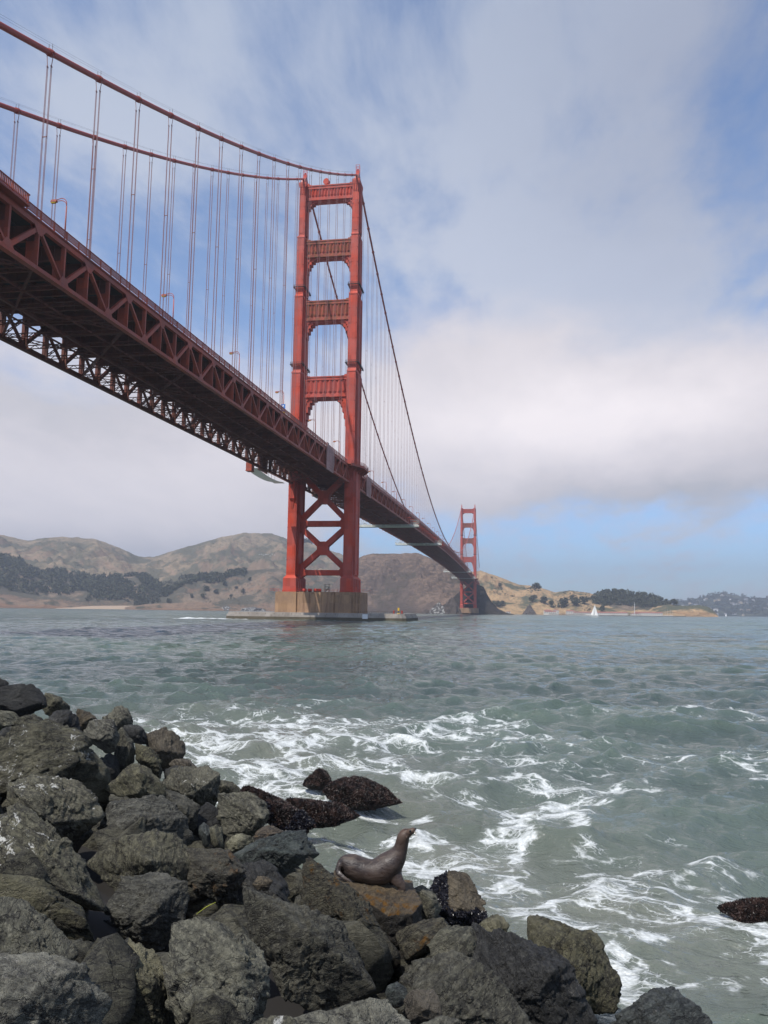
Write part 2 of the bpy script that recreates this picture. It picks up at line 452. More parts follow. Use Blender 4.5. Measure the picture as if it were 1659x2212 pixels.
def brace_x(zc, zlo, zhi, xi=11.45, wd=2.5, yd=3.4):
    m = MB()
    for s in (-1, 1):
        m.beam((-s * xi, 0, zlo), (s * xi, 0, zhi), yd + .004 * s, wd, up=(0, 1, 0)) if False else None
        a = np.array((-s * xi, zlo)); b = np.array((s * xi, zhi)); d = (b - a) / np.linalg.norm(b - a); n = np.array((-d[1], d[0])) * wd / 2
        m.prism([tuple(a + n), tuple(b + n), tuple(b - n), tuple(a - n)], -yd / 2 + .01 * s, yd / 2 + .01 * s, axis=1)
    g = 3.2
    m.prism([(-g * .85, zc - g * .5), (-g * .4, zc - g), (g * .4, zc - g), (g * .85, zc - g * .5), (g * .85, zc + g * .5), (g * .4, zc + g), (-g * .4, zc + g), (-g * .85, zc + g * .5)], -yd / 2 - .08, yd / 2 + .08, axis=1)
    return m
def brace_h(z0, z1, gus_up, gus_dn, xi=11.5, yd=3.7):
    m = MB()
    m.box(-xi, xi, -yd / 2, yd / 2, z0, z1)
    for s in (-1, 1):
        x = s * xi
        pl = [(x, z0 - gus_dn), (x - s * 0.9, z0 - gus_dn), (x - s * 3.2, z0), (x - s * 3.2, z1), (x - s * 0.9, z1 + gus_up), (x, z1 + gus_up)]
        m.prism(pl, -yd / 2 - .1, yd / 2 + .1, axis=1)
    return m
def bracket_mesh(cx):
    m = MB(); y = -7.3
    m.box(cx - 1.3, cx + 1.3, y - 1.5, y + .05, 62.6, 66.4)
    m.frust((cx - .95, cx + .95, y - .8, y + .05), 57.0, (cx - .95, cx + .95, y - 1.1, y + .05), 62.6)
    m.frust((cx - .8, cx + .8, y - .2, y + .05), 55.4, (cx - 1.25, cx + 1.25, y - 1.35, y + .05), 57.0)
    m.frust((cx - .55, cx + .55, y - .15, y + .05), 52.0, (cx - .7, cx + .7, y - .75, y + .05), 55.4)
    return m
def ring_mesh(cx, z, wd, dp):
    m = MB(); g = .5
    for a, b in (((-1, -1), (1, -1)), ((1, -1), (1, 1)), ((1, 1), (-1, 1)), ((-1, 1), (-1, -1))):
        p0 = (cx + a[0] * (wd / 2 + g), a[1] * (dp / 2 + g)); p1 = (cx + b[0] * (wd / 2 + g), b[1] * (dp / 2 + g))
        m.beam((*p0, z), (*p1, z), .8, .14); m.beam((*p0, z + 1.1), (*p1, z + 1.1), .09, .09); m.beam((*p0, z + .6), (*p1, z + .6), .07, .07)
        n = 6
        for k in range(n): 
            q = (p0[0] + (p1[0] - p0[0]) * k / n, p0[1] + (p1[1] - p0[1]) * k / n)
            m.beam((*q, z), (*q, z + 1.1), .09, .09); m.beam((*q, z - .8), (*q, z), .12, .12)
    return m
def balcony_mesh(s):
    """walkway bending round the outer side of a leg at deck level"""
    m = MB(); z = T(0) + .5
    pl = [(12.2, -15), (16.0, -15), (18.6, -10), (20.4, -5.5), (20.4, 5.5), (18.6, 10), (16.0, 15), (12.2, 15)]
    m.prism([(s * a, b) for a, b in pl], z - .45, z, axis=2)
    out = pl[1:7]
    for k in range(len(out) - 1):
        (a, b), (c, d) = out[k], out[k + 1]
        m.beam((s * a, b, z - .8), (s * c, d, z - .8), .25, .7)
        for hz in (.25, .7, 1.3): m.beam((s * a, b, z + hz), (s * c, d, z + hz), .1, .12)
        for q in range(8):
            x, y = a + (c - a) * q / 8, b + (d - b) * q / 8
            m.beam((s * x, y, z), (s * x, y, z + 1.3), .09, .09)
    for yy in (-9, -4.5, 0, 4.5, 9):
        xo = 19.9 if abs(yy) < 6 else 18.2
        m.add([(s * 15.6, yy - .12, z - .46), (s * xo, yy - .12, z - .46), (s * 15.6, yy - .12, z - 3.4), (s * 15.6, yy + .12, z - .46), (s * xo, yy + .12, z - .46), (s * 15.6, yy + .12, z - 3.4)],
              [(0, 2, 1), (3, 4, 5), (0, 1, 4, 3), (1, 2, 5, 4), (0, 3, 5, 2)])
    return m
def pier_mesh():
    m = MB()
    # rounded concrete pier with shallow bays in its long side
    pl = []
    X, Yh = 20.6, 12.5
    segs = [(-X + 1.6, -Yh), (-9.3, -Yh), (-9.3, -Yh + .7), (-8.5, -Yh + .7)]
    x = -8.5
    while x < 8.4:
        segs += [(x + .3, -Yh + .1), (x + 2.4, -Yh + .1), (x + 2.83, -Yh + .32)]; x += 2.83
    segs += [(8.7, -Yh + .7), (9.3, -Yh + .0), (X - 4.0, -Yh)]
    for k in range(3): segs += [(X - 3.7 + k * 1.1, -Yh + .8 + k * 1.3), (X - 3.0 + k * 1.1, -Yh + .7 + k * 1.3)]
    segs += [(X, -Yh + 4.8)]
    half = segs + [(X, Yh - 4.8), (X - 4.5, Yh), (-X + 4.5, Yh), (-X, Yh - 4.8), (-X, -Yh + 4.0)]
    m.prism(half, 3.0, 12.2, axis=2)
    sm = [(a * .992, b * .985) for a, b in half]
    m.prism(sm, 12.2, 12.8, axis=2)
    m.prism([(a * 1.006, b * 1.01) for a, b in half], 2.2, 3.6, axis=2)
    return m
M_PIER = painted('pier_concrete', (0.29, 0.175, 0.10), (0.36, 0.23, 0.135), (0.10, 0.055, 0.032), 0.25, 0.85, 0.85)
def make_tower(label):
    org = (0, 0, 12.8)
    t = empty('tower', (0, 0, 0), bridge); tag(t, label=label)
    ORG[t.name] = org
    for s in (-1, 1): part(leg_mesh(s * H), 'leg', M_ORANGE, t)
    for s in (-1, 1): part(saddle_mesh(s * H), 'cable_saddle', M_CABLE, t)
    for s in (-1, 1): part(beacon_mesh(s * H), 'beacon', M_REDP, t)
    for i in range(4):
        part(strut_mesh(i), 'strut', M_RUST if i in (1, 2) else M_ORANGE, t, label='rust-stained fluted cross strut' if i in (1, 2) else None)
        for s in (-1, 1): part(haunch_mesh(i, s), 'haunch', M_ORANGE, t)
        part(arch_soffit(i), 'soffit_plate', M_ORANGE, t)
    part(brace_x(58.4, 47.0, 69.8), 'cross_brace', M_ORANGE, t)
    part(brace_h(44.3, 46.9, 3.0, 3.0), 'cross_beam', M_ORANGE, t)
    part(brace_x(33.8, 23.6, 44.0), 'cross_brace', M_ORANGE, t)
    part(brace_h(20.9, 23.4, 2.9, 1.6), 'cross_beam', M_ORANGE, t)
    for s in (-1, 1):
        part(bracket_mesh(s * H), 'bracket', M_ORANGE, t)
        part(balcony_mesh(s), 'balcony', M_TRUSS, t)
        for z, wd, dp in ((163.0, 4.4, 11), (123.2, 5.0, 13.2)): part(ring_mesh(s * H, z, wd, dp), 'catwalk', M_DARK, t)
    m = MB(); m.tube([(-2.6, -.9, 220.4), (-2.2, .9, 220.4)], [1.6, 1.45], 20); m.box(-3.0, -1.9, -.2, .9, 217.6, 219.4)
    if label.startswith('near'): part(m, 'horn_drum', M_ORANGE, t)
    pm = MB(); pm.v, pm.f = [], []
    pr = part(pier_mesh(), 'pier', M_PIER, t)
    m = MB()
    for k in range(-11, 12):
        m.beam((k * 2, -12.0, 12.8), (k * 2, -12.0, 14.1), .08, .08)
    for hz in (13.4, 14.1): m.beam((-22, -12.0, hz), (22, -12.0, hz), .07, .07); m.beam((22, -12, hz), (22.4, 8, hz), .07, .07); m.beam((-22, -12, hz), (-22.4, 8, hz), .07, .07)
    part(m, 'pier_railing', M_REDP, t)
    return t
near_tower = make_tower('near orange tower standing on the brown concrete pier')
far = near_tower.copy(); COL.objects.link(far); far.parent = bridge; far.location = (0, SPAN, 0)
tag(far, label='far orange tower at the headland, small and pale in the haze')
for ch in list(near_tower.children):
    if ch.name.startswith('horn'): continue
    c = ch.copy(); COL.objects.link(c); c.parent = far

# ---------------------------------------------------------------- cables
def cable_pts(x, y0, y1, step):
    n = int((y1 - y0) / step); return [(x, y0 + (y1 - y0) * k / n, cable_z(y0 + (y1 - y0) * k / n)) for k in range(n + 1)]
SIDE_N = 19
main_n = int(SPAN / 15.24)
SY_SOUTH = [.6 - 15.24 * k for k in range(1, 20)]
SY_MAIN = [.6 + 15.24 * k for k in range(1, main_n)]
SY_NORTH = [SPAN + .6 + 15.24 * k for k in range(1, 15)]
for s in (-1, 1):
    x = s * H
    cb = part(MB().tube(cable_pts(x, Y0, 0, 7.62) + cable_pts(x, 0, SPAN, 10)[1:] + cable_pts(x, SPAN, Y1, 10)[1:], .50, 12), 'main_cable', M_CABLE, smooth=True)
    ORG[cb.name] = (0, 0, 12.8)
    # hand ropes with their little posts above the cable
    m = MB()
    for q in (-.32, .32):
        pts = [(x + q, y, z + 1.55) for _, y, z in cable_pts(x, Y0, 0, 7.62)]; m.tube(pts, .016, 4, cap=False)
        pts = [(x + q, y, z + 1.55) for _, y, z in cable_pts(x, 0, 640, 20)]; m.tube(pts, .016, 4, cap=False)
    for y in SY_SOUTH:
        for q in (-.32, .32): m.beam((x + q, y, cable_z(y) + .3), (x + q, y, cable_z(y) + 1.6), .05, .05)
    part(m, 'hand_rope', M_DARK, cb)
    for y in SY_SOUTH + SY_MAIN[:20]:
        d = .5844 + .000726 * y if y < 0 else 2 * 139.4 * (y - 640) / 640 ** 2
        m = MB()
        a = np.array((0, 1, d)) / math.hypot(1, d)
        c = np.array((x, y, cable_z(y)))
        m.tube([c - a * .55, c - a * .5, c + a * .5, c + a * .55], [.5, .64, .64, .5], 12)
        m.box(x - .75, x + .75, y - .35, y + .35, c[2] - .12, c[2] + .12)
        part(m, 'cable_band', M_CABLE, cb)
def rope_group(x, y, thick):
    zb = T(y) + .3; zc = cable_z(y)
    m = MB()
    for q in (-1, 1):
        yt = y + q * .55 * 0
        if zc - zb > 4:
            m.beam((x + q * .62, y, zc), (x + q * .36, y, zc - 2.4), .09, .09)
            for p_ in (-.13, .13): m.tube([(x + q * .36, y + p_, zc - 2.4), (x + q * .36, y + p_, zb)], thick, 5, cap=False)
            m.box(x + q * .36 - .07, x + q * .36 + .07, y - .2, y + .2, zc - 2.6, zc - 2.35)
    if zc - zb > 4: m.box(x - .44, x + .44, y - .06, y + .06, zb + (zc - zb) * .5, zb + (zc - zb) * .5 + .12)
    return m
cnt = 0
rest = MB()
for y in SY_SOUTH + SY_MAIN + SY_NORTH:
    for s in (1, -1):
        g = rope_group(s * H, y, .052)
        if not g.v: continue
        if cnt < 100: part(g, 'suspender', M_ROPE); cnt += 1
        else: rest.add(g.v, g.f)
part(rest, 'suspenders', M_ROPE, kind='stuff')

# ---------------------------------------------------------------- deck and trusses
NODE = 7.62
def nodes(y0, y1):
    k0, k1 = int(round(y0 / NODE)), int(round(y1 / NODE)); return [k * NODE + .6 for k in range(k0, k1 + 1)]
seg_s = nodes(-289.56, -7.62); seg_m = nodes(7.62, SPAN - 7.62); seg_n = nodes(SPAN + 7.62, Y1)
def lattice(m, p, q, wd, dep, pitch, up=(0, 0, 1)):
    """two flanges with zigzag lacing between them"""
    p = np.array(p, float); q = np.array(q, float); d = q - p; L = np.linalg.norm(d); d /= L
    n = np.cross(d, up); n = np.cross(n, d) if abs(n).sum() > 1e-6 else np.array(up, float)
    n /= np.linalg.norm(n); h = n * dep / 2
    m.beam(p + h, q + h, wd, .12, up=tuple(n)); m.beam(p - h, q - h, wd, .12, up=tuple(n))
    k = max(2, int(L / pitch)); sgn = 1
    for i in range(k):
        a = p + d * L * i / k + h * sgn; b = p + d * L * (i + 1) / k - h * sgn; sgn = -sgn
        m.beam(a, b, wd * .5, .09, up=tuple(np.cross(d, n)))
deck = empty('deck', (0, 0, 0), bridge); ORG[deck.name] = (0, 0, 12.8)
m = MB()
for seg in (nodes(-289.56, Y1),):
    ys = seg
    for a, b in zip(ys[:-1], ys[1:]):
        for x0, x1, zo, th in ((-9.6, 9.6, .75, .3), (-13.6, -9.62, .95, .25), (9.62, 13.6, .95, .25)):
            if -7.7 < (a + b) / 2 < 7.7 and False: continue
            za, zb = T(a) + zo, T(b) + zo
            m.add([(x0, a, za - th), (x1, a, za - th), (x1, b, zb - th), (x0, b, zb - th), (x0, a, za), (x1, a, za), (x1, b, zb), (x0, b, zb)],
                  [(0, 3, 2, 1), (4, 5, 6, 7), (1, 2, 6, 5), (3, 0, 4, 7)])
part(m, 'road_slab', M_ROAD, deck)
m = MB()
for x in (-8.4, -5.0, -1.7, 1.7, 5.0, 8.4):
    for a, b in zip(nodes(-289.56, Y1)[:-1:4], nodes(-289.56, Y1)[4::4]):
        m.beam((x, a, T(a) + .1), (x, b, T(b) + .1), .28, .7)
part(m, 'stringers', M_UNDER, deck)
allb = nodes(-289.56, Y1)
allb = [y for y in allb if not (abs(y) < 7 or abs(y - SPAN) < 7)]
rest = MB(); cnt = 0
for y in allb:
    zt = T(y) - .05; m = MB()
    near_y = y < 60
    m.box(-13.2, 13.2, y - .09, y + .09, zt - 2.5, zt)
    m.box(-13.2, 13.2, y - .3, y + .3, zt - 2.58, zt - 2.5); m.box(-13.2, 13.2, y - .3, y + .3, zt, zt + .08)
    if near_y:
        for k in range(-5, 6):
            for s in (-1, 1): m.box(k * 2.4 - .05, k * 2.4 + .05, y - .24 if s < 0 else y + .095, y - .095 if s < 0 else y + .24, zt - 2.48, zt - .02)
    if cnt < 100: part(m, 'floor_beam', M_UNDER, deck); cnt += 1
    else: rest.add(m.v, m.f)
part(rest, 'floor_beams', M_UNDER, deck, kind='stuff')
# lateral system in the plane of the bottom chords
m = MB(); m2 = MB(); m3 = MB()
for y in allb:
    z = BC(y) - .05
    if y < 30:
        lattice(m, (-13.2, y, z), (13.2, y, z), .3, .75, 1.1)
        for s in (-1, 1): lattice(m, (s * 13.2, y, z + .2), (s * 6.5, y, T(y) - 2.6), .22, .4, 1.0) if int(round(y / NODE)) % 2 == 0 else None
    else:
        (m2 if y < SPAN else m3).box(-13.2, 13.2, y - .16, y + .16, z - .4, z + .35)
part(m, 'lateral_strut', M_UNDER, deck)
part(m2, 'lateral_strut', M_UNDER, deck); part(m3, 'lateral_strut', M_UNDER, deck)
for seg, near_ in ((seg_s, 1), (seg_m, 0), (seg_n, 0)):
    m = MB()
    evs = seg[::4]
    for i, (a, b) in enumerate(zip(evs[:-1], evs[1:])):
        za, zb = BC(a), BC(b)
        if near_:
            for s in (-1, 1):
                lattice(m, (s * 13.2, a, za), (0, (a + b) / 2, (za + zb) / 2), .3, .6, 1.2); lattice(m, (s * 13.2, b, zb), (0, (a + b) / 2, (za + zb) / 2), .3, .6, 1.2)
        else:
            for s in (-1, 1): m.beam((s * 13.2, a, za), (-s * 13.2, b, zb + .01 * s), .5, .5)
    part(m, 'diagonal_bracing', M_UNDER, deck)
for seg in (seg_s, seg_m, seg_n):
    m = MB()
    for a, b in zip(seg[:-1:3], seg[3::3]):
        m.beam((0, a, BC(a) - .1), (0, b, BC(b) - .1), .55, .5)
        for s in (-1, 1): m.beam((s * 5.2, a, BC(a) + .5), (s * 5.2, b, BC(b) + .5), .3, .3)
    part(m, 'centre_stringer', M_UNDER, deck)

for s, lab in ((1, 'east stiffening truss facing the camera'), (-1, 'west stiffening truss on the far side')):
    x = s * H; MT = M_TRUSS if s > 0 else M_UNDER  # west truss: its backlit shade is put into the darker colour
    tr = empty('stiffening_truss', (0, 0, 0), bridge); tag(tr, label=lab); ORG[tr.name] = (0, 0, 12.8)
    for seg in (seg_s, seg_m, seg_n):
        mt = MB(); mb = MB()
        for a, b in zip(seg[:-1], seg[1:]):
            mt.beam((x, a, T(a)), (x, b + .002, T(b)), .75, .85); mb.beam((x, a, BC(a)), (x, b + .002, BC(b)), .75, .85)
            mt.beam((x, a, T(a) + .45), (x, b, T(b) + .45), 1.0, .07)
            if b < 40:
                mb.beam((x + s * .2, a, BC(a) - .47), (x + s * .2, b, BC(b) - .47), .75 + .3, .06)
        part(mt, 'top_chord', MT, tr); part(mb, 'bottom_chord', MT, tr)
    restv, restd = MB(), MB(); nv = nd = 0
    for seg in (seg_s, seg_m, seg_n):
        for y in seg:
            top = int(round(y / NODE)) % 2 == 0
            m = MB()
            wd = .34 if top else .5
            m.box(x - .3, x + .3, y - wd / 2, y + wd / 2, BC(y) + .42, T(y) - .42)
            m.box(x - .36, x + .36, y - wd / 2 - .04, y - wd / 2 + .03, BC(y) + .4, T(y) - .4)
            # gusset plates
            if top: pl = [(y - 1.7, T(y) - .3), (y + 1.7, T(y) - .3), (y + .5, T(y) - 1.7), (y - .5, T(y) - 1.7)]
            else: pl = [(y - 1.5, BC(y) + .3), (y + 1.5, BC(y) + .3), (y + .6, BC(y) + 1.6), (y - .6, BC(y) + 1.6)]
            for q in (-1, 1): m.prism(pl, x + q * .385 - .02, x + q * .385 + .02, axis=0)
            # inward knee plate of the floor beam: the broad plate seen through the truss
            if y < 0:
              pw = 1.75 if s > 0 else .85; xa, xb = sorted((x - s * pw, x - s * .31)); m.box(xa, xb, y - .07, y + .07, BC(y) + .45, T(y) - 2.62)
              xa, xb = sorted((x - s * (pw + .1), x - s * (pw - .02))); m.box(xa, xb, y - .22, y + .22, BC(y) + .45, T(y) - 2.62)
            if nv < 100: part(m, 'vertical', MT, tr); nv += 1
            else: restv.add(m.v, m.f)
        for a, b in zip(seg[:-1], seg[1:]):
            ta = int(round(a / NODE)) % 2 == 0
            p0 = (x, a, T(a) - .4) if ta else (x, a, BC(a) + .4)
            p1 = (x, b, BC(b) + .4) if ta else (x, b, T(b) - .4)
            m = MB()
            if ta:
                m.beam(p0, p1, .6, .42)
            else:
                for q in (-.27, .27):
                    m.beam((p0[0] + q, p0[1], p0[2]), (p1[0] + q, p1[1], p1[2]), .1, .72)
                if a < 20:
                    k = 12; P0, P1 = np.array(p0), np.array(p1)
                    for i in range(k):
                        m.beam(P0 + (P1 - P0) * i / k, P0 + (P1 - P0) * (i + .6) / k, .5, .1)
            if nd < 100: part(m, 'diagonal', MT, tr); nd += 1
            else: restd.add(m.v, m.f)
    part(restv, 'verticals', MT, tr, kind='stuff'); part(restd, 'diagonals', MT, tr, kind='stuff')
    # sidewalk railing: rails, posts and pickets
    m = MB(); xr = s * 14.1
    ys = nodes(-289.56, Y1)
    for a, b in zip(ys[:-1], ys[1:]):
        if abs((a + b) / 2) < 15 or abs((a + b) / 2 - SPAN) < 15: continue
        for hz, hh in ((1.15, .10), (2.35, .14)): m.beam((xr, a, T(a) + hz), (xr, b + .01, T(b) + hz), .12, hh)
        m.beam((s * 13.9, a, T(a) + .78), (s * 13.9, b, T(b) + .78), .5, .22)
        for yy in (a, (a + b) / 2): m.beam((xr, yy, T(yy) + .7), (xr, yy, T(yy) + 2.45), .2, .2, up=(0, 1, 0))
        st = .25 if a < -60 else (.5 if a < 150 else 1.0); wk = .225 if a < -60 else (.36 if a < 150 else .7)
        yy = a + st
        while yy < b - .05:
            m.add([(xr, yy - wk / 2, T(yy) + 1.2), (xr, yy + wk / 2, T(yy) + 1.2), (xr, yy + wk / 2, T(yy) + 2.3), (xr, yy - wk / 2, T(yy) + 2.3)], [(0, 1, 2, 3)])
            yy += st
    part(m, 'railing', M_TRUSS, bridge)
# viewing bays that push out of the railing near the left edge
m = MB(); a, b = -276.0, -263.5
for hz, hh in ((.8, .25), (1.25, .12), (2.5, .16)):
    m.beam((15.3, a, T(a) + hz), (15.3, b, T(b) + hz), .15, hh); m.beam((14.1, b, T(b) + hz), (15.3, b, T(b) + hz), .15, hh)
yy = a
while yy < b:
    m.box(15.25, 15.35, yy - .12, yy + .12, T(yy) + 1.25, T(yy) + 2.5); yy += .42
m.box(13.9, 15.4, a, b, T(b) + .60, T(b) + .74)
part(m, 'viewing_bay', M_TRUSS, bridge)
# expansion joint covers beside the near tower
for s in (-1, 1):
    for a, b in ((-57.5, -45.5), (33.0, 45.0)):
        m = MB(); x0 = s * 14.3; z0, z1 = BC(a) - 1.1, T(a) + 2.0
        m.box(min(x0, x0 + s * .5), max(x0, x0 + s * .5), a, a + 2.6, z0 - .2, z1 + .5)
        for i in range(9):
            za = z0 + (z1 - z0) * i / 9; zb = z0 + (z1 - z0) * (i + 1) / 9 - .08; o_ = .35 + .35 * math.sin(math.pi * (i + .5) / 9)
            m.box(min(x0, x0 + s * o_), max(x0, x0 + s * o_), a + 2.7, b, za, zb)
        for k in range(1, 4): m.box(min(x0 + s * .7, x0 + s * .8), max(x0 + s * .7, x0 + s * .8), a + 2.7 + k * (b - a - 2.7) / 4 - .04, a + 2.7 + k * (b - a - 2.7) / 4 + .04, z0, z1 - .3)
        part(m, 'expansion_joint_cover', M_MAUVE, bridge)
# net brackets reaching out from the main span truss
for s in (1, -1):
    for y in SY_MAIN[11:31]:
        m = MB(); z = BC(y) + 1.4
        m.beam((s * 14, y, z), (s * 19.2, y, z + .5), .22, .28)
        part(m, 'net_bracket', M_ORANGE, bridge)

# ---------------------------------------------------------------- things hanging from or standing on the bridge
def at_bridge(name, loc, label, cat, group=None):
    o = empty(name, loc); tag(o, label, cat, group); ORG[o.name] = loc; return o
def platform(y, zc, lab, first=None):
    if first:
        r = first.copy(); COL.objects.link(r); r.location = (-2.5, y, zc); r['label'] = lab
        for ch in first.children:
            c = ch.copy(); COL.objects.link(c); c.parent = r
        return r
    r = empty('work_platform', (-2.5, y, zc)); tag(r, lab, 'scaffold', 'work platforms hung below the deck')
    L = 23.0; m = MB()
    m.box(-L, L, -3, 3, -.1, .1)
    for q in (-3, 3):
        lattice(m, (-L, q, 1.25), (L, q, 1.25), .7, 2.6, 2.6); m.box(-L, L, q - .12, q + .12, .7, 1.5)
    m.build('platform_floor', M_GALV, r)
    m = MB()
    for s in (-1, 1):
        for q in (-3, 3):
            for hz in (2.6, 3.6, 4.8): m.beam((s * L, q, hz), (s * (L - 6), q, hz), .1, .1)
            for k in range(5): m.beam((s * (L - k * 1.5), q, 1.7), (s * (L - k * 1.5), q, 4.8), .1, .1)
        for k in range(4): m.beam((s * (L - k * 2), -3, 4.8), (s * (L - k * 2), 3, 4.8), .1, .1)
    m.build('guard_rail', M_GALV, r)
    for xx in (-8.5, 8.5):
        m = MB(); m.box(xx - 1.4, xx + 1.4, -1.6, 1.6, 1.8, 4.3); m.box(xx - 1.0, xx - .8, -1.8, 1.8, 4.3, 5.4); m.box(xx + .8, xx + 1.0, -1.8, 1.8, 4.3, 5.4)
        m.build('hoist_box', M_WHITE, r)
    return r
pf = platform(217.0, BC(217) - 2.0, 'pale work platform under the deck nearest the big tower')
platform(412.0, BC(412) - 2.0, 'second pale work platform from the big tower, hung below the deck', pf)
platform(972.0, BC(972) - 1.0, 'small distant work platform hung just left of the far tower', pf)
platform(1158.0, BC(1158) - 1.0, 'lowest distant work platform crossing the far tower legs', pf)

def lamp_mesh():
    r = empty('street_lamp')
    m = MB()
    m.tube([(0, 0, 0), (0, 0, 1.2)], .2, 8); m.tube([(0, 0, 1.2), (0, 0, 8.4)], [.15, .11], 8)
    m.build('pole', M_TRUSS, r, True)
    m = MB()
    for q, zo in ((0, 0), (.0, .45)):
        pts = [(0, 0, 7.9 + zo)] + [(-1.1 * (1 - math.cos(t)), 0, 8.4 + zo + 1.1 * math.sin(t)) for t in np.linspace(0, math.pi / 2, 6)] + [(-2.2, 0, 9.5 + zo - zo * .6)]
        m.tube(pts, .07, 6)
    m.build('arm', M_TRUSS, r, True)
    m = MB(); m.frust((-3.1, -1.9, -.26, .26), 9.3, (-3.0, -2.0, -.2, .2), 9.75); m.build('lamp_head', M_TRUSS, r)
    m = MB(); m.frust((-3.0, -2.3, -.18, .18), 9.1, (-3.05, -2.1, -.24, .24), 9.3); m.build('lamp_glass', M_YEL, r)
    return r
lp = None
LN = ['first', 'second', 'third', 'fourth', 'fifth', 'sixth', 'seventh', 'eighth', 'ninth', 'tenth', 'eleventh', 'twelfth', 'thirteenth', 'fourteenth', 'fifteenth', 'sixteenth', 'seventeenth', 'eighteenth', 'nineteenth', 'twentieth']
for k in range(26):
    y = -247 + 45.72 * k
    if k == 0: r = lp = lamp_mesh()
    else:
        r = lp.copy(); COL.objects.link(r)
        for ch in lp.children:
            c = ch.copy(); COL.objects.link(c); c.parent = r
    r.location = (11.2, y, T(y) + .95)
    if k < 5: lab = 'curved orange street lamp, %s from the left edge of the picture on the deck' % LN[k]
    elif k == 5: lab = 'curved orange street lamp seen between the legs of the near tower'
    elif k < 26 and k - 6 < 20: lab = 'curved orange street lamp on the main span, %s beyond the near tower' % LN[k - 6]
    tag(r, lab, 'street lamp', 'street lamps along the bridge deck')
r = empty('banner_sign', (11.2, -247 + 45.72 * 3, T(-110) + 3.4)); tag(r, 'small blue and yellow sign fixed to a lamp pole left of the tower', 'sign')
m = MB(); m.box(-.75, .75, -.3, -.24, 0, 2.6); m.build('blue_panel', M_BLUE, r)
m = MB(); m.box(-.75, .75, -.3, -.24, -.7, -.02); m.build('yellow_panel', M_YEL, r)
m = MB(); m.box(-.25, .25, -.34, -.30, 1.7, 2.2); m.box(-.5, .5, -.34, -.30, .5, .75); m.box(-.4, .4, -.34, -.30, 1.0, 1.2); m.build('white_symbol', M_WHITE, r)

# safety net slung under the west side near the tower, with its red work cabin
r = at_bridge('hanging_net', (-17, -35, 60), 'white debris netting sagging under the left deck edge near the tower', 'netting')
m = MB(); n = 14
for i in range(n + 1):
    for j in range(5):
        a = i / n; b = j / 4
        m.v.append((-17 + -2.5 + 5 * b + 17, -58 + 40 * a + 35, 62.6 - 1.5 * math.sin(math.pi * min(1, a * 1.15)) ** .6 * (1 - .25 * abs(2 * b - 1)) - 60))
m.f = [(i * 5 + j, i * 5 + j + 1, (i + 1) * 5 + j + 1, (i + 1) * 5 + j) for i in range(n) for j in range(4)]
m.n = len(m.v); m.build('net_sheet', M_NET, r, True, fix=False)
m = MB()
for i in range(0, 9): m.beam((-2.5, -23 + i * 5, 2.9), (-2.5, -23 + i * 5, 6.5), .1, .1)
m.beam((-2.5, -23, 2.8), (-2.5, 17, 2.8), .12, .12); m.build('support_frame', M_DARK, r)
r = empty('work_cabin', (-16.6, -62, 60.5)); tag(r, 'dark red box cabin hanging under the left edge of the deck', 'cabin')
m = MB(); m.box(-1.2, 1.2, -1.6, 1.6, .2, 3.6); m.box(-1.35, 1.35, -1.8, 1.8, 0, .2); m.build('cabin_body', M_TRUSS, r)
m = MB(); 
for q in (-1.4, 1.4):
    for a in (-1.1, 1.1): m.beam((a, q, 3.8), (a, q, 7.5), .15, .15)
m.build('hanger', M_DARK, r)

# ---------------------------------------------------------------- fender and the things on it
M_CONC = painted('fender_concrete', (0.30, 0.26, 0.22), (0.38, 0.34, 0.30), (0.13, 0.10, 0.075), 0.15, 0.85, 0.6)
fen = empty('concrete_fender', (0, 0, 0)); tag(fen, 'long low grey concrete fender ring around the tower pier in the water', 'fender')
pl = [(-34, -24.5), (41.6, -24.5), (43.4, -23.2), (43.4, 20), (38, 26), (-34, 26), (-42, 14), (-42, -14)]
inn = [(-32, -20.5), (43, -20.5), (43, 18), (38, 22), (-32, 22), (-38, 12), (-38, -12)]
m = MB()
m.prism(pl, -3, 2.3, axis=2); m.prism([(a * .985, b * .97) for a, b in pl], 2.28, 3.3, axis=2)
m.build('fender_wall', M_CONC, fen)
m = MB(); m.prism([(a * 1.003, b * 1.006) for a, b in pl], -1, 1.35, axis=2)
mt_, t_, b_ = mat('tide_stain', (0.09, 0.075, 0.05), 0.9)
t_.put(b_.inputs['Base Color'], t_.mix(t_.noise(t_.new('ShaderNodeNewGeometry').outputs['Position'], .4, 5, .6), (0.05, 0.045, 0.03), (0.16, 0.13, 0.09)))
m.build('tide_band', mt_, fen)
m = MB()
for k in range(-8, 11):
    x = k * 4.0; m.box(x - .05, x + .05, -24.3, -24.2, 0.9, 3.0)
m.build('wall_joint', M_DARK, fen)
m = MB()
for k in range(20): m.beam((20 + k * 1.0, -22.6, 3.3), (20 + k * 1.0, -22.6, 4.2), .06, .06)
m.beam((20, -22.6, 4.2), (39, -22.6, 4.2), .06, .06); m.build('hand_rail', M_DARK, fen)
m = MB(); m.box(24.2, 26.6, -24.72, -24.6, .9, 2.9); s_ = m.build('sign', M_WHITE); tag(s_, 'pale square notice board on the front of the concrete fender', 'sign')
r = empty('channel_beacon', (39.8, -21.5, 3.3)); tag(r, 'yellow topped marker beacon on the right end of the fender', 'beacon')
m = MB(); m.tube([(0, 0, 0), (0, 0, 2.6)], .12); m.build('mast', M_DARK, r)
m = MB(); m.box(-.35, .35, -.35, .35, 1.3, 2.6); m.box(-.5, .5, -.5, .5, 0, .35); m.build('lantern', M_YEL, r)
bo = None
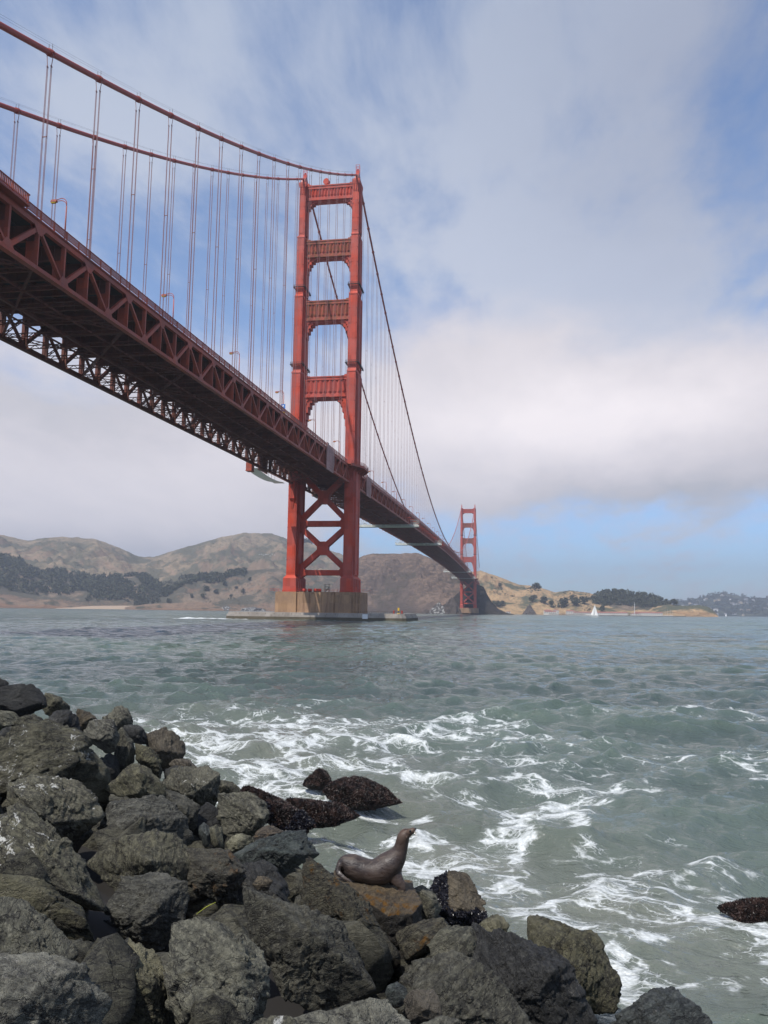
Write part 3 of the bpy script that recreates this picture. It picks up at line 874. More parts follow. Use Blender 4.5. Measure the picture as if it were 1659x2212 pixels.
for x, lab in ((37.8, 'left of the two stubby red posts beside the yellow beacon'), (41.4, 'right one of the two stubby red posts beside the yellow beacon')):
    if bo is None:
        bo = r = empty('mooring_post'); m = MB(); m.tube([(0, 0, 0), (0, 0, 1.1), (0, 0, 1.1), (0, 0, 1.35)], [.3, .3, .42, .42], 10); m.build('post', M_REDP, r)
        m = MB(); m.box(-.6, .6, -.6, .6, 0, .1); m.build('foot_plate', M_DARK, r)
    else:
        r = bo.copy(); COL.objects.link(r)
        for ch in bo.children: c = ch.copy(); COL.objects.link(c); c.parent = r
    r.location = (x, -22.2, 3.3); tag(r, lab, 'post', 'red posts on the fender')
tanks = None
for i, (x, lab) in enumerate(((-6.0, 'leftmost red drum on the pier deck between the tower legs'), (-3.6, 'second red drum from the left on the pier deck'), (-.8, 'third red drum from the left on the pier deck'), (1.0, 'rightmost red drum on the pier deck'))):
    if tanks is None:
        tanks = r = empty('steel_drum'); m = MB(); m.tube([(-.9, 0, .8), (-.7, 0, .8), (.7, 0, .8), (.9, 0, .8)], [.5, .75, .75, .5], 12); m.build('drum_body', M_REDP, r)
        m = MB(); m.box(-.7, -.4, -.6, .6, 0, .5); m.box(.4, .7, -.6, .6, 0, .5); m.build('cradle', M_DARK, r)
    else:
        r = tanks.copy(); COL.objects.link(r)
        for ch in tanks.children: c = ch.copy(); COL.objects.link(c); c.parent = r
    r.location = (x, -9.8, 12.8); tag(r, lab, 'drum', 'red drums on the pier')
r = empty('stair_cage', (4.6, -9.5, 12.8)); tag(r, 'dark open steel stair cage on the pier deck beside the right leg', 'stair cage')
m = MB()
for a in (-1, 1):
    for b in (-1, 1): m.beam((a, b, 0), (a, b, 3.6), .12, .12)
for hz in (1.2, 2.4, 3.6):
    for a in (-1, 1): m.beam((-1, a, hz), (1, a, hz), .1, .1); m.beam((a, -1, hz), (a, 1, hz), .1, .1)
m.build('cage_frame', M_DARK, r)
m = MB(); m.beam((-.9, 0, .1), (.9, 0, 2.3), .8, .1, up=(0, 0, 1)); m.build('stair_flight', M_DARK, r)
# ================================================================== water
NC, NR = 850, 1500
AZ0 = math.radians(-9.2)
azs = AZ0 + np.linspace(-math.radians(42), math.radians(42), NC)
rr = 3.0 * (12500 / 3.0) ** (np.linspace(0, 1, NR) ** 1.0)
A_, R_ = np.meshgrid(azs, rr)
X = CAM[0] + np.sin(A_) * R_; Y = CAM[1] + np.cos(A_) * R_
x = X.ravel(); y = Y.ravel(); r_ = R_.ravel()
cell = r_ * max(math.log(12500 / 3.0) / NR, math.radians(84) / NC)
fd = np.array([math.sin(AZ0), math.cos(AZ0)]); sd_ = np.array([math.cos(AZ0), -math.sin(AZ0)])
lx = (x - CAM[0]) * sd_[0] + (y - CAM[1]) * sd_[1]; ly = (x - CAM[0]) * fd[0] + (y - CAM[1]) * fd[1]
WX = np.zeros_like(x); WY = np.zeros_like(x); WZ = np.zeros_like(x)
wr = np.random.default_rng(5)
gustv = 0.75 + 0.5 * noise3(np.stack([x / 60, y / 60, x * 0], 1))
for k in range(110):
    lam = 0.22 * (30.0 / 0.22) ** (wr.random() ** 0.85)
    th = math.radians(wr.normal(-12, 34))               # travel direction about the line towards the camera
    d = -(math.cos(th) * fd) + math.sin(th) * sd_
    amp = 0.0130 * lam ** 0.86 * (0.6 + 0.8 * wr.random()) * (1.0 if lam < 2.5 else (2.5 / lam) ** 0.75)
    kk = 2 * math.pi / lam; ph = wr.random() * 6.28
    att = np.clip((lam / cell - 2.2) / 2.2, 0, 1)
    arg = kk * (d[0] * x + d[1] * y) + ph + 0.9 * np.sin(kk * .13 * (d[1] * x - d[0] * y) + ph * 3)
    s_, c_ = np.sin(arg), np.cos(arg)
    WZ += amp * att * c_; WX -= d[0] * amp * att * s_ * .85; WY -= d[1] * amp * att * s_ * .85
fade_in = np.clip((r_ - 6) / 10, .35, 1)
WZ *= gustv * fade_in
def seg_dist(px, py, a, b):
    ab = b - a; t = np.clip(((px - a[0]) * ab[0] + (py - a[1]) * ab[1]) / (ab @ ab), 0, 1)
    return np.hypot(px - a[0] - t * ab[0], py - a[1] - t * ab[1]), t
# a few long swells that rise before they meet the rocks (u0, v0, u1, v1, height, half width)
for u0, v0, u1, v1, hh, wd in ((560, 1592, 1130, 1600, .30, 2.2), (1150, 1625, 1520, 1640, .30, 2.6), (930, 1655, 1300, 1650, .16, 1.6), (820, 1480, 1180, 1470, .22, 4), (1180, 1560, 1659, 1575, .22, 3.2),
                               (1330, 1760, 1600, 1745, .13, 1.0), (700, 1640, 1000, 1650, .12, 1.0), (1250, 1930, 1659, 1915, .08, .6), (60, 1480, 420, 1475, .16, 3.0), (1180, 1440, 1500, 1450, .16, 4.5)):
    a = P_z(u0, v0, 0)[:2]; b = P_z(u1, v1, 0)[:2]
    dd, tt = seg_dist(x, y, a, b)
    wob = noise3(np.stack([x / 5, y / 5, x * 0 + u0], 1))
    WZ += .5 * hh * np.exp(-((dd + wob * wd * .7) / wd) ** 2)
# foam amount: stretches of wash laid out on the water (u0, v0, u1, v1, radius in m, amount)
FO = [(420, 1570, 700, 1575, 3.0, .8), (650, 1560, 1000, 1570, 2.4, .72), (430, 1610, 640, 1615, 1.8, .95), (600, 1600, 860, 1610, 2.0, .92), (430, 1640, 620, 1660, 1.5, .9),
      (480, 1680, 660, 1720, 1.2, 1.0), (620, 1650, 760, 1650, 1.2, .9), (780, 1640, 930, 1680, 1.0, .75), (700, 1700, 820, 1690, .6, .6), (900, 1580, 1150, 1605, 1.8, .75),
      (330, 1550, 560, 1545, 2.6, .55), (430, 1535, 700, 1520, 3.0, .35), (1040, 1640, 1130, 1650, 1.0, .6), (1060, 1680, 1260, 1700, .8, .7), (1180, 1695, 1390, 1700, .6, .8), (1020, 1700, 1130, 1760, .8, .65),
      (1230, 1720, 1130, 1780, .75, .95), (1130, 1785, 1040, 1840, .7, .92), (1080, 1800, 950, 1845, .6, .9), (930, 1790, 850, 1850, .5, .85), (1230, 1770, 1270, 1830, .25, 1.0), (700, 1815, 900, 1780, .4, .6),
      (690, 1805, 790, 1825, .4, .75), (900, 1870, 1130, 1870, .6, .65), (900, 1900, 960, 1960, .4, .8), (1000, 1880, 1200, 1920, .5, .62), (1180, 1930, 1330, 1930, .4, .9), (1330, 1940, 1480, 1950, .35, .85),
      (1480, 1960, 1640, 2030, .4, .9), (1120, 1960, 1240, 2000, .4, .75), (1240, 2000, 1330, 2070, .3, .95), (1370, 2040, 1470, 2010, .22, .95), (1380, 2110, 1430, 2130, .14, .9), (1330, 2090, 1360, 2160, .25, .85), (1330, 2170, 1400, 2110, .2, .8),
      (1560, 2060, 1659, 2110, .18, .7), (1440, 1640, 1659, 1680, .8, .5), (1500, 1520, 1659, 1560, 1.6, .55), (1580, 1640, 1659, 1660, .8, .6), (1320, 1800, 1500, 1815, .4, .45), (1240, 1560, 1500, 1560, 1.4, .38), (1100, 1560, 1659, 1545, 2.0, .3),
      (1280, 1850, 1440, 1870, .5, .45), (100, 1545, 400, 1540, 2.5, .35), (150, 1440, 420, 1440, 4, .22), (1500, 1860, 1659, 1900, .5, .45), (720, 1745, 900, 1750, .5, .6), (620, 1700, 760, 1735, .6, .75), (900, 1860, 1659, 1960, 3.0, .50), (900, 1660, 1659, 1650, 5.0, .36), (420, 1600, 1150, 1610, 4.5, .46), (1300, 2050, 1659, 2060, 1.5, .50)]
foam = np.zeros_like(x)
near = r_ < 140
xn, yn = x[near], y[near]
wob = fbm(np.stack([xn / 2.2, yn / 2.2, xn * 0], 1), 3)
fn_ = np.zeros_like(xn)
for u0, v0, u1, v1, rd, am in FO:
    a = P_z(u0, v0, 0)[:2]; b = P_z(u1, v1, 0)[:2]
    dd, tt = seg_dist(xn, yn, a, b)
    fn_ = np.maximum(fn_, am * np.exp(-(np.maximum(0, dd * (1 + .5 * wob)) / (rd * 1.0)) ** 2))
foam[near] = fn_
# wash where the current breaks on the fender
for (a, b, rd, am) in (((-56, -36), (-44, -20), 3.5, 1.3), ((-56, -32), (-20, -27), 2.6, 1.1), ((-20, -26), (30, -26), 1.2, .55), ((30, -26), (50, -22), 1.0, .4)):
    dd, tt = seg_dist(x, y, np.array(a, float), np.array(b, float)); foam = np.maximum(foam, am * np.exp(-(dd / rd) ** 2))
    WZ += .35 * am * np.exp(-(dd / (rd * .8)) ** 2) * (0.4 + noise3(np.stack([x / 3, y / 3, x * 0], 1)))
# shallow, sandy water close to the bank
sh_a, sh_b = P_z(1400, 2212, 0)[:2], P_z(300, 1600, 0)[:2]
dsh, _ = seg_dist(x, y, sh_a, sh_b)
shal = np.clip(1 - dsh / (3.0 + .30 * r_), 0, 1) * np.clip((r_ - 7) / 6, 0, 1)
V = np.stack([x + WX, y + WY, WZ], 1)
idx = np.arange(NC * NR).reshape(NR, NC)
F = np.stack([idx[:-1, :-1], idx[:-1, 1:], idx[1:, 1:], idx[1:, :-1]], -1).reshape(-1, 4)
mw = bpy.data.materials.new('sea_water'); mw.use_nodes = True
t = NT(mw.node_tree); b = mw.node_tree.nodes['Principled BSDF']
water = mesh_obj('water', V, F, mw, smooth=True); tag(water, kind='structure')
for nm, arr in (('foam', foam), ('crest', WZ), ('shallow', shal)):
    at = water.data.attributes.new(nm, 'FLOAT', 'POINT'); at.data.foreach_set('value', arr.astype(np.float32))
def attr(t, nm):
    n = t.new('ShaderNodeAttribute'); n.attribute_name = nm; return n.outputs['Fac']
pos = t.new('ShaderNodeNewGeometry').outputs['Position']
px, py, pz = t.sep(pos)
p2 = t.comb(px, py, 0.0)
rot = t.new('ShaderNodeVectorRotate', rotation_type='Z_AXIS'); t.put(rot.inputs['Vector'], p2); rot.inputs['Angle'].default_value = 0.16
pr = rot.outputs[0]
st = t.vmath('MULTIPLY', pr, (0.68, 1.0, 1.0))
big = t.noise(t.vmath('MULTIPLY', pr, (0.35, 1.0, 1.0)), 0.022, 4, 0.6)
med = t.noise(st, 0.30, 4, 0.55)
fa, ca_, sa = attr(t, 'foam'), attr(t, 'crest'), attr(t, 'shallow')
deep = t.mix(t.map(big, 0.38, 0.64), (0.050, 0.070, 0.065), (0.090, 0.117, 0.100))
deep = t.mix(t.map(ca_, -0.05, 0.35, 0, .35), deep, (0.095, 0.135, 0.105))
sand = t.mix(t.map(med, 0.35, 0.7), (0.092, 0.106, 0.086), (0.130, 0.136, 0.108))
colw = t.mix(t.map(sa, 0.05, 0.75, 0, .85), deep, sand)
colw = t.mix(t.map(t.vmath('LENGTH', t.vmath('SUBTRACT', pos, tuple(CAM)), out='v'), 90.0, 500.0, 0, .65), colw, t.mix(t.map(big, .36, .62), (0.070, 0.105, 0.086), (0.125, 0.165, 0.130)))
# thin lacework of foam: warped cell edges at two sizes
wc = t.noise(st, 0.9, 3, 0.6, out='Color'); wv = t.vmath('SCALE', t.vmath('SUBTRACT', wc, (0.5, 0.5, 0.5)), 0.85)
wc2 = t.noise(st, 4.0, 3, 0.6, out='Color'); wv2 = t.vmath('SCALE', t.vmath('SUBTRACT', wc2, (0.5, 0.5, 0.5)), 0.28)
q = t.vmath('ADD', t.vmath('ADD', st, wv), wv2)
e1 = t.voro(q, 1.15, 'DISTANCE_TO_EDGE'); e2 = t.voro(t.vmath('ADD', q, (7, 3, 0)), 3.1, 'DISTANCE_TO_EDGE'); e3 = t.voro(q, 9.0, 'DISTANCE_TO_EDGE')
fnz = t.noise(st, 1.3, 6, 0.62)
fz = t.math('MULTIPLY', fa, t.map(fnz, 0.32, 0.68, 0.18, 1.28))
w1 = t.math('SUBTRACT', 1.0, t.math('DIVIDE', e1, t.math('ADD', t.math('MULTIPLY', t.math('POWER', fz, 1.5), 0.24), 0.012)), clamp=True)
w2 = t.math('SUBTRACT', 1.0, t.math('DIVIDE', e2, t.math('ADD', t.math('MULTIPLY', t.math('POWER', fz, 2.0), 0.24), 0.006)), clamp=True)
w3 = t.math('SUBTRACT', 1.0, t.math('DIVIDE', e3, t.math('ADD', t.math('MULTIPLY', t.math('POWER', fz, 2.5), 0.32), 0.004)), clamp=True)
lace = t.math('MAXIMUM', t.math('MAXIMUM', t.math('MULTIPLY', w1, 1.25), t.math('MULTIPLY', w2, 1.0)), t.math('MULTIPLY', w3, .75))
lace = t.math('MULTIPLY', lace, t.map(fz, 0.10, 0.55))
solid = t.map(t.math('ADD', fz, t.math('MULTIPLY', t.math('SUBTRACT', t.noise(st, 3.5, 5, 0.65), 0.5), 0.9)), 1.02, 1.30)
# small whitecaps far out
cap = t.noise(t.vmath('MULTIPLY', pr, (0.22, 0.60, 1.0)), 0.55, 3, 0.6)
capg = t.noise(pr, 0.012, 2, 0.5)
caps = t.math('MULTIPLY', t.map(t.math('ADD', cap, t.math('MULTIPLY', t.math('SUBTRACT', capg, 0.5), 0.25)), 0.735, 0.78), 0.8)
dist = t.new('ShaderNodeCameraData').outputs['View Distance'] if False else t.vmath('LENGTH', t.vmath('SUBTRACT', pos, tuple(CAM)), out='v')
caps = t.math('MULTIPLY', caps, t.map(dist, 50.0, 110.0))
fm = t.math('MAXIMUM', t.math('MAXIMUM', lace, solid), caps, clamp=True)
bub = t.voro(st, 26.0, 'F1'); brk = t.noise(st, 7.5, 5, .7)
fm = t.math('MULTIPLY', fm, t.map(t.math('ADD', brk, t.math('MULTIPLY', fm, .35)), .42, .72, .12, 1.0))
fm = t.math('MULTIPLY', fm, t.map(bub, .15, .75, 1.0, .72))
farf = t.math('MULTIPLY', t.map(t.math('ADD', fa, t.math('MULTIPLY', t.math('SUBTRACT', t.noise(pr, .45, 4, .65), .5), 1.3)), .55, .85), t.map(dist, 90.0, 160.0))
fm = t.math('MAXIMUM', fm, farf)
haze_f = t.math('MULTIPLY', t.map(fa, .1, 1.0), .12)          # milky aerated water round the foam
colw = t.mix(haze_f, colw, (0.33, 0.37, 0.33))
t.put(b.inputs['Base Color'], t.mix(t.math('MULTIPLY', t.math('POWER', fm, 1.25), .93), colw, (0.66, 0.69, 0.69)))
t.put(b.inputs['Roughness'], t.math('ADD', t.math('MULTIPLY', fm, 0.5), t.map(dist, 20, 800, .04, .15, smooth=False)))
b.inputs['IOR'].default_value = 1.333
b.inputs['Specular IOR Level'].default_value = 0.5
# ripples too small for the mesh, their size growing with the distance
b1 = t.noise(t.vmath('MULTIPLY', pr, (0.55, 1.0, 1.0)), 3.2, 5, 0.6); b2 = t.noise(t.vmath('MULTIPLY', pr, (0.5, 1.0, 1.0)), 0.75, 4, 0.6); b3 = t.noise(t.vmath('MULTIPLY', pr, (0.4, 1.0, 1.0)), 0.16, 4, 0.6)
nf = t.math('SUBTRACT', 1.0, t.map(dist, 60.0, 200.0))
b1 = t.math('SUBTRACT', 1.0, t.math('ABSOLUTE', t.math('SUBTRACT', t.math('MULTIPLY', b1, 2.0), 1.0)))     # narrow crests
nrm = t.bump(b1, t.math('ADD', t.math('MULTIPLY', nf, 0.75), 0.15), 0.11)
nrm = t.bump(b2, t.map(dist, 15.0, 90.0, .2, 1.0), 0.75, nrm)
nrm = t.bump(b3, t.map(dist, 60.0, 400.0, .0, 1.0), 3.2, nrm)
nrm = t.bump(fm, 0.35, 0.04, nrm)
t.put(b.inputs['Normal'], nrm)
# the water behind and beside the finely waved part, a simple broad sheet a little lower
far_pts = [(-14000, -14000), (14000, -14000), (14000, 14000), (-14000, 14000)]
sb = mesh_obj('sea_bed', [(a, c, -3.2) for a, c in far_pts], [(0, 1, 2, 3)], mat('sea_bed', (0.05, 0.06, 0.05), 1.0)[0]); tag(sb, kind='structure')

# ================================================================== hills
def horizon_dir(u, v):
    a, e = ang(u, v); return a, e
def hill_mat(name, grass, grass2, scrub, rock, scr_amt=0.5, scale=0.01, rocky=0.3):
    m, t, b = mat(name, grass, 0.95, 0.05)
    g = t.new('ShaderNodeNewGeometry'); pos = g.outputs['Position']
    n1 = t.noise(pos, scale, 6, 0.62); n2 = t.noise(t.vmath('MULTIPLY', pos, (1, 1, 2.2)), scale * 3.2, 6, 0.65, 1.2); n3 = t.noise(pos, scale * 18, 4, 0.7)
    v = t.voro(t.vmath('ADD', pos, t.vmath('SCALE', t.noise(pos, scale * 6, 3, .6, out='Color'), 30.0)), scale * 7, 'F1')
    c = t.mix(t.map(n2, 0.38, 0.62), grass, grass2)
    c = t.mix(t.map(n1, 0.62 - .3 * scr_amt, 0.72 - .3 * scr_amt), c, scrub)
    c = t.mix(t.math('MULTIPLY', t.map(n3, 0.52, 0.60), .6), c, scrub)
    c = t.mix(t.math('MULTIPLY', t.map(v, 0.35, 0.05), .35), c, scrub)
    nz = t.sep(g.outputs['Normal'])[2]
    steep = t.map(t.math('ADD', nz, t.math('MULTIPLY', t.math('SUBTRACT', n3, .5), .5)), 0.80, 0.60)
    c = t.mix(t.math('MULTIPLY', steep, rocky), c, rock)
    t.put(b.inputs['Base Color'], c)
    t.put(b.inputs['Normal'], t.bump(t.math('ADD', n3, t.math('MULTIPLY', n2, 2.0)), 0.9, 3.0))
    return m
def hill(name, sil, D_ridge, D_shore, m, rough=0.16, seed=0, back=900, base_z=-2, ncol=260, nrow=90, power=0.9, gul=1.0, spow=1.0, cliff=0.0):
    """a hill as a height field in bearing and distance: the silhouette gives the crest heights, real ground rises to it from the shore and falls away behind"""
    us = np.array([s[0] for s in sil], float); vs = np.array([s[1] for s in sil], float)
    uu = np.linspace(us[0], us[-1], ncol); vv = np.interp(uu, us, vs)
    if callable(D_ridge): Dr = np.array([D_ridge(q) for q in uu])
    else: Dr = np.full(ncol, float(D_ridge))
    Ds = np.array([D_shore(q) for q in uu]) if callable(D_shore) else np.full(ncol, float(D_shore))
    az_ = np.array([ang(a, c)[0] for a, c in zip(uu, vv)]); el_ = np.array([ang(a, c)[1] for a, c in zip(uu, vv)])
    Hh = CAM[2] + Dr * np.tan(el_)
    Hh = np.maximum(Hh, 1.0)
    pts = []
    nb = nrow // 3
    S = np.concatenate([np.linspace(0, 1, nrow), 1 + np.linspace(0, 1, nb + 1)[1:]])
    for j, s in enumerate(S):
        if s <= 1: dist = Ds + (Dr - Ds) * s ** spow; prof = (1 - cliff) * s ** power + cliff * min(1, s * 14)
        else: dist = Dr + back * (s - 1); prof = 1 - (s - 1) ** 1.3 * 1.05
        X = CAM[0] + np.sin(az_) * dist; Y = CAM[1] + np.cos(az_) * dist
        Z = Hh * prof
        q = np.stack([X / 260, Y / 260, np.full(ncol, seed * 9.1)], 1)
        g = fbm(q, 6, 2.05, .52, ridged=True) - .9
        g2 = fbm(q * 4.5 + 31, 4, 2.1, .55)
        amp = rough * Hh * (max(0, s * (1.02 - s)) * 4 if s <= 1 else .3 * (s - 1)) * gul
        wob = .012 * Hh * fbm(np.stack([X / 30, Y / 30, X * 0 + seed], 1), 3) * min(1, s * 3)
        g3 = fbm(np.stack([X / 42, Y / 42, np.full(ncol, seed + 3.3)], 1), 3, ridged=True) - .8
        Z = Z + amp * (g * .8 + g2 * .30 + g3 * .10) + wob
        Z = np.maximum(Z, base_z) if s > 0 else np.full(ncol, base_z * 1.0)
        pts.append(np.stack([X, Y, Z], 1))
    V = np.concatenate(pts); nr = len(S)
    idx = np.arange(nr * ncol).reshape(nr, ncol)
    F = np.stack([idx[:-1, :-1], idx[:-1, 1:], idx[1:, 1:], idx[1:, :-1]], -1).reshape(-1, 4)
    o = mesh_obj(name, V, F, m, smooth=True); tag(o, kind='structure')
    grid = V.reshape(nr, ncol, 3)
    def sample(u, s):
        ci = np.clip((u - uu[0]) / (uu[-1] - uu[0]) * (ncol - 1), 0, ncol - 1.001); ri = np.clip(np.searchsorted(S, s) - 1, 0, nr - 2)
        fr = (s - S[ri]) / (S[ri + 1] - S[ri]); c0 = int(ci); fc = ci - c0
        p = (grid[ri, c0] * (1 - fc) + grid[ri, c0 + 1] * fc) * (1 - fr) + (grid[ri + 1, c0] * (1 - fc) + grid[ri + 1, c0 + 1] * fc) * fr
        return p
    return o, sample
HM_L = hill_mat('dry_hill_grass', (0.27, 0.205, 0.138), (0.185, 0.150, 0.102), (0.100, 0.094, 0.066), (0.28, 0.18, 0.125), .55, .0065, .5)
HM_M = hill_mat('scrubby_hill', (0.23, 0.168, 0.12), (0.155, 0.122, 0.088), (0.085, 0.078, 0.058), (0.25, 0.155, 0.105), .7, .010, .7)
HM_B = hill_mat('bare_headland', (0.20, 0.142, 0.108), (0.125, 0.092, 0.074), (0.075, 0.064, 0.050), (0.10, 0.078, 0.068), .4, .012, .75)
HM_K = hill_mat('dark_cliff', (0.060, 0.052, 0.046), (0.042, 0.038, 0.036), (0.03, 0.03, 0.026), (0.05, 0.045, 0.04), .2, .03, .6)
HM_R = hill_mat('golden_hill', (0.42, 0.285, 0.155), (0.33, 0.22, 0.12), (0.085, 0.088, 0.055), (0.30, 0.18, 0.10), .42, .009, .5)
HM_F = hill_mat('wooded_far_hill', (0.11, 0.11, 0.075), (0.06, 0.07, 0.05), (0.035, 0.045, 0.035), (0.2, 0.17, 0.12), .9, .004, .2)

hl, s_back = hill('hill_far_left', [(-260, 1130), (-120, 1140), (0, 1155), (60, 1168), (100, 1162), (165, 1161), (210, 1166), (260, 1185), (300, 1203), (330, 1204), (380, 1189), (430, 1175), (480, 1160), (530, 1152), (580, 1151), (605, 1158), (622, 1166), (650, 1172), (665, 1172), (690, 1180), (740, 1200), (800, 1235), (880, 1290), (960, 1320)],
     3500, 2450, HM_L, .16, 1, power=.92)
hl2, s_wood = hill('hill_wooded_spur', [(-260, 1180), (-100, 1188), (0, 1200), (40, 1210), (60, 1222), (90, 1238), (120, 1232), (160, 1240), (200, 1246), (260, 1246), (310, 1243), (345, 1262), (390, 1290), (440, 1316)],
     2720, 2380, HM_M, .10, 2, back=500, power=.75, cliff=.10)
hl3, s_spur = hill('hill_middle_spur', [(270, 1318), (300, 1296), (330, 1282), (365, 1272), (400, 1252), (430, 1246), (470, 1242), (510, 1234), (545, 1232), (575, 1228), (620, 1232), (680, 1236), (740, 1250), (800, 1270), (870, 1300), (930, 1322)],
     2500, lambda u: 2290 - .25 * (u - 300), HM_M, .17, 3, back=500, power=.8, cliff=.07)
hb, s_head = hill('hill_headland', [(690, 1300), (720, 1262), (745, 1232), (765, 1212), (785, 1201), (805, 1196), (850, 1195), (900, 1196), (922, 1203), (945, 1216), (970, 1229), (990, 1233), (1010, 1240), (1030, 1256), (1045, 1276), (1060, 1298), (1075, 1315), (1090, 1325)],
     lambda u: 2080 - .35 * max(0, u - 900), lambda u: 1850 - .75 * max(0, u - 860), HM_B, .13, 4, back=400, power=.72, gul=1.5, ncol=420, nrow=150)
hk, s_cliff = hill('hill_dark_cliff', [(925, 1322), (950, 1312), (970, 1300), (985, 1285), (1000, 1272), (1030, 1262), (1045, 1268), (1052, 1283), (1062, 1300), (1075, 1314), (1092, 1323), (1110, 1327)],
     lambda u: 1725, lambda u: 1668, HM_K, .2, 5, back=120, power=.6, gul=1.6, nrow=60)
hr, s_gold = hill('hill_golden', [(940, 1250), (1000, 1236), (1038, 1233), (1060, 1240), (1090, 1251), (1120, 1263), (1150, 1266), (1175, 1272), (1198, 1280), (1215, 1278), (1235, 1277), (1262, 1279), (1283, 1284), (1300, 1292), (1340, 1300), (1400, 1306), (1450, 1310), (1480, 1322)],
     2750, 2330, HM_R, .17, 6, back=600, power=.78, gul=1.3)
hr2, s_knoll = hill('hill_wooded_knoll', [(1250, 1322), (1268, 1302), (1285, 1289), (1302, 1281), (1330, 1279), (1360, 1283), (1400, 1288), (1430, 1296), (1447, 1307), (1460, 1318)],
     2560, 2440, HM_M, .1, 7, back=250, power=.7)
hr3, s_pt = hill('hill_low_point', [(1370, 1325), (1400, 1316), (1420, 1308), (1450, 1306), (1480, 1309), (1510, 1307), (1530, 1311), (1543, 1320), (1552, 1331)],
     2480, 2410, HM_R, .12, 8, back=200, power=.6, cliff=.25, nrow=60, ncol=160)
hf, s_far = hill('hill_distant', [(1380, 1318), (1450, 1299), (1480, 1297), (1510, 1292), (1545, 1283), (1570, 1282), (1600, 1288), (1625, 1292), (1659, 1291), (1700, 1284), (1800, 1280), (1950, 1310)],
     6600, 5300, HM_F, .12, 9, back=900)
M_WROCK, t_, b_ = mat('guano_rock', (0.5, 0.5, 0.47), .9)
t_.put(b_.inputs['Base Color'], t_.mix(t_.map(t_.noise(t_.new('ShaderNodeNewGeometry').outputs['Position'], .25, 5, .65), .50, .60), (0.06, 0.052, 0.048), (0.36, 0.36, 0.34)))
M_DROCK, t_, b_ = mat('shore_rock', (0.06, 0.05, 0.045), .9)
t_.put(b_.inputs['Base Color'], t_.mix(t_.noise(t_.new('ShaderNodeNewGeometry').outputs['Position'], .2, 5, .65), (0.03, 0.027, 0.025), (0.12, 0.095, 0.08)))

import bmesh
def ico(sub):
    bm = bmesh.new(); bmesh.ops.create_icosphere(bm, subdivisions=sub, radius=1.0)
    v = np.array([q.co[:] for q in bm.verts]); f = np.array([[q.index for q in fc.verts] for fc in bm.faces]); bm.free()
    return v, f
ICO = {k: ico(k) for k in (2, 3, 4, 5, 6, 7)}
def sea_rock(name, u, vtop, vbase, wpx, D, m, lab, seed, pointy=1.0, group=None):
    a, e = ang(u, vbase); c = np.array([CAM[0] + math.sin(a) * D, CAM[1] + math.cos(a) * D, 0])
    h = D * (vbase - vtop) / FPX; w_ = D * wpx / FPX / 2
    v, f = ICO[4]; v = v.copy()
    n = fbm(v * 1.6 + seed * 5.3, 5, ridged=True) * .22
    v = v * (1 + n[:, None] - .1)
    up = np.maximum(v[:, 2], -.2)
    sh = (1 - .55 * pointy * np.clip(up, 0, 1))[:, None]
    P = np.stack([v[:, 0] * w_, v[:, 1] * w_ * .8, up * h], 1); P[:, :2] *= sh
    o = mesh_obj(name, P, f, m); o.location = c; tag(o, lab, 'rock', group); return o
sea_rock('sea_stack', 1144, 1308, 1327, 26, 2250, M_DROCK, 'dark pointed sea stack standing off the golden shore', 1, 1.2)
sea_rock('sea_rock', 489, 1305, 1314, 26, 2230, M_WROCK, 'small white-streaked rock left of the broad white rocks behind the fender', 2, .6, 'pale rocks at the foot of the cliffs')
sea_rock('sea_rock', 545, 1308, 1315, 50, 2220, M_WROCK, 'broad low rock white with droppings behind the left end of the fender', 3, .3, 'pale rocks at the foot of the cliffs')
sea_rock('sea_rock', 948, 1303, 1324, 40, 1640, M_WROCK, 'white-streaked rock at the foot of the dark cliff left of the far tower', 4, .9, 'pale rocks at the foot of the cliffs')
sea_rock('sea_rock', 975, 1296, 1325, 40, 1638, M_DROCK, 'dark rock between the white-streaked rock and the far tower', 5, .8)
sea_rock('sea_rock', 921, 1317, 1325, 16, 1650, M_DROCK, 'lowest small dark rock at the left foot of the bare headland', 6, .5)
# orange-tan bluffs above the left shore
M_BLUFF = hill_mat('orange_bluff', (0.27, 0.18, 0.12), (0.20, 0.14, 0.10), (0.075, 0.072, 0.05), (0.28, 0.16, 0.10), .3, .02, .8)
hill('hill_bluff_left', [(-200, 1275), (-60, 1278), (0, 1284), (30, 1283), (55, 1290), (85, 1296), (110, 1290), (140, 1296), (165, 1303), (185, 1309), (215, 1313)], 2440, 2360, M_BLUFF, .3, 12, back=120, power=.5, nrow=40)
hill('hill_bluff_middle', [(270, 1312), (310, 1306), (350, 1304), (390, 1303), (420, 1300), (460, 1302), (520, 1303), (560, 1306), (600, 1310), (640, 1316)], 2275, 2215, M_BLUFF, .4, 13, back=120, power=.5, nrow=40)
mb_ = mat('beach_sand', (0.36, 0.27, 0.19), .95)[0]
hill('beach', [(120, 1313), (200, 1308.5), (260, 1307.5), (330, 1308), (390, 1309), (430, 1313)], 2400, 2330, mb_, .05, 14, back=60, power=.5, nrow=20, ncol=60)

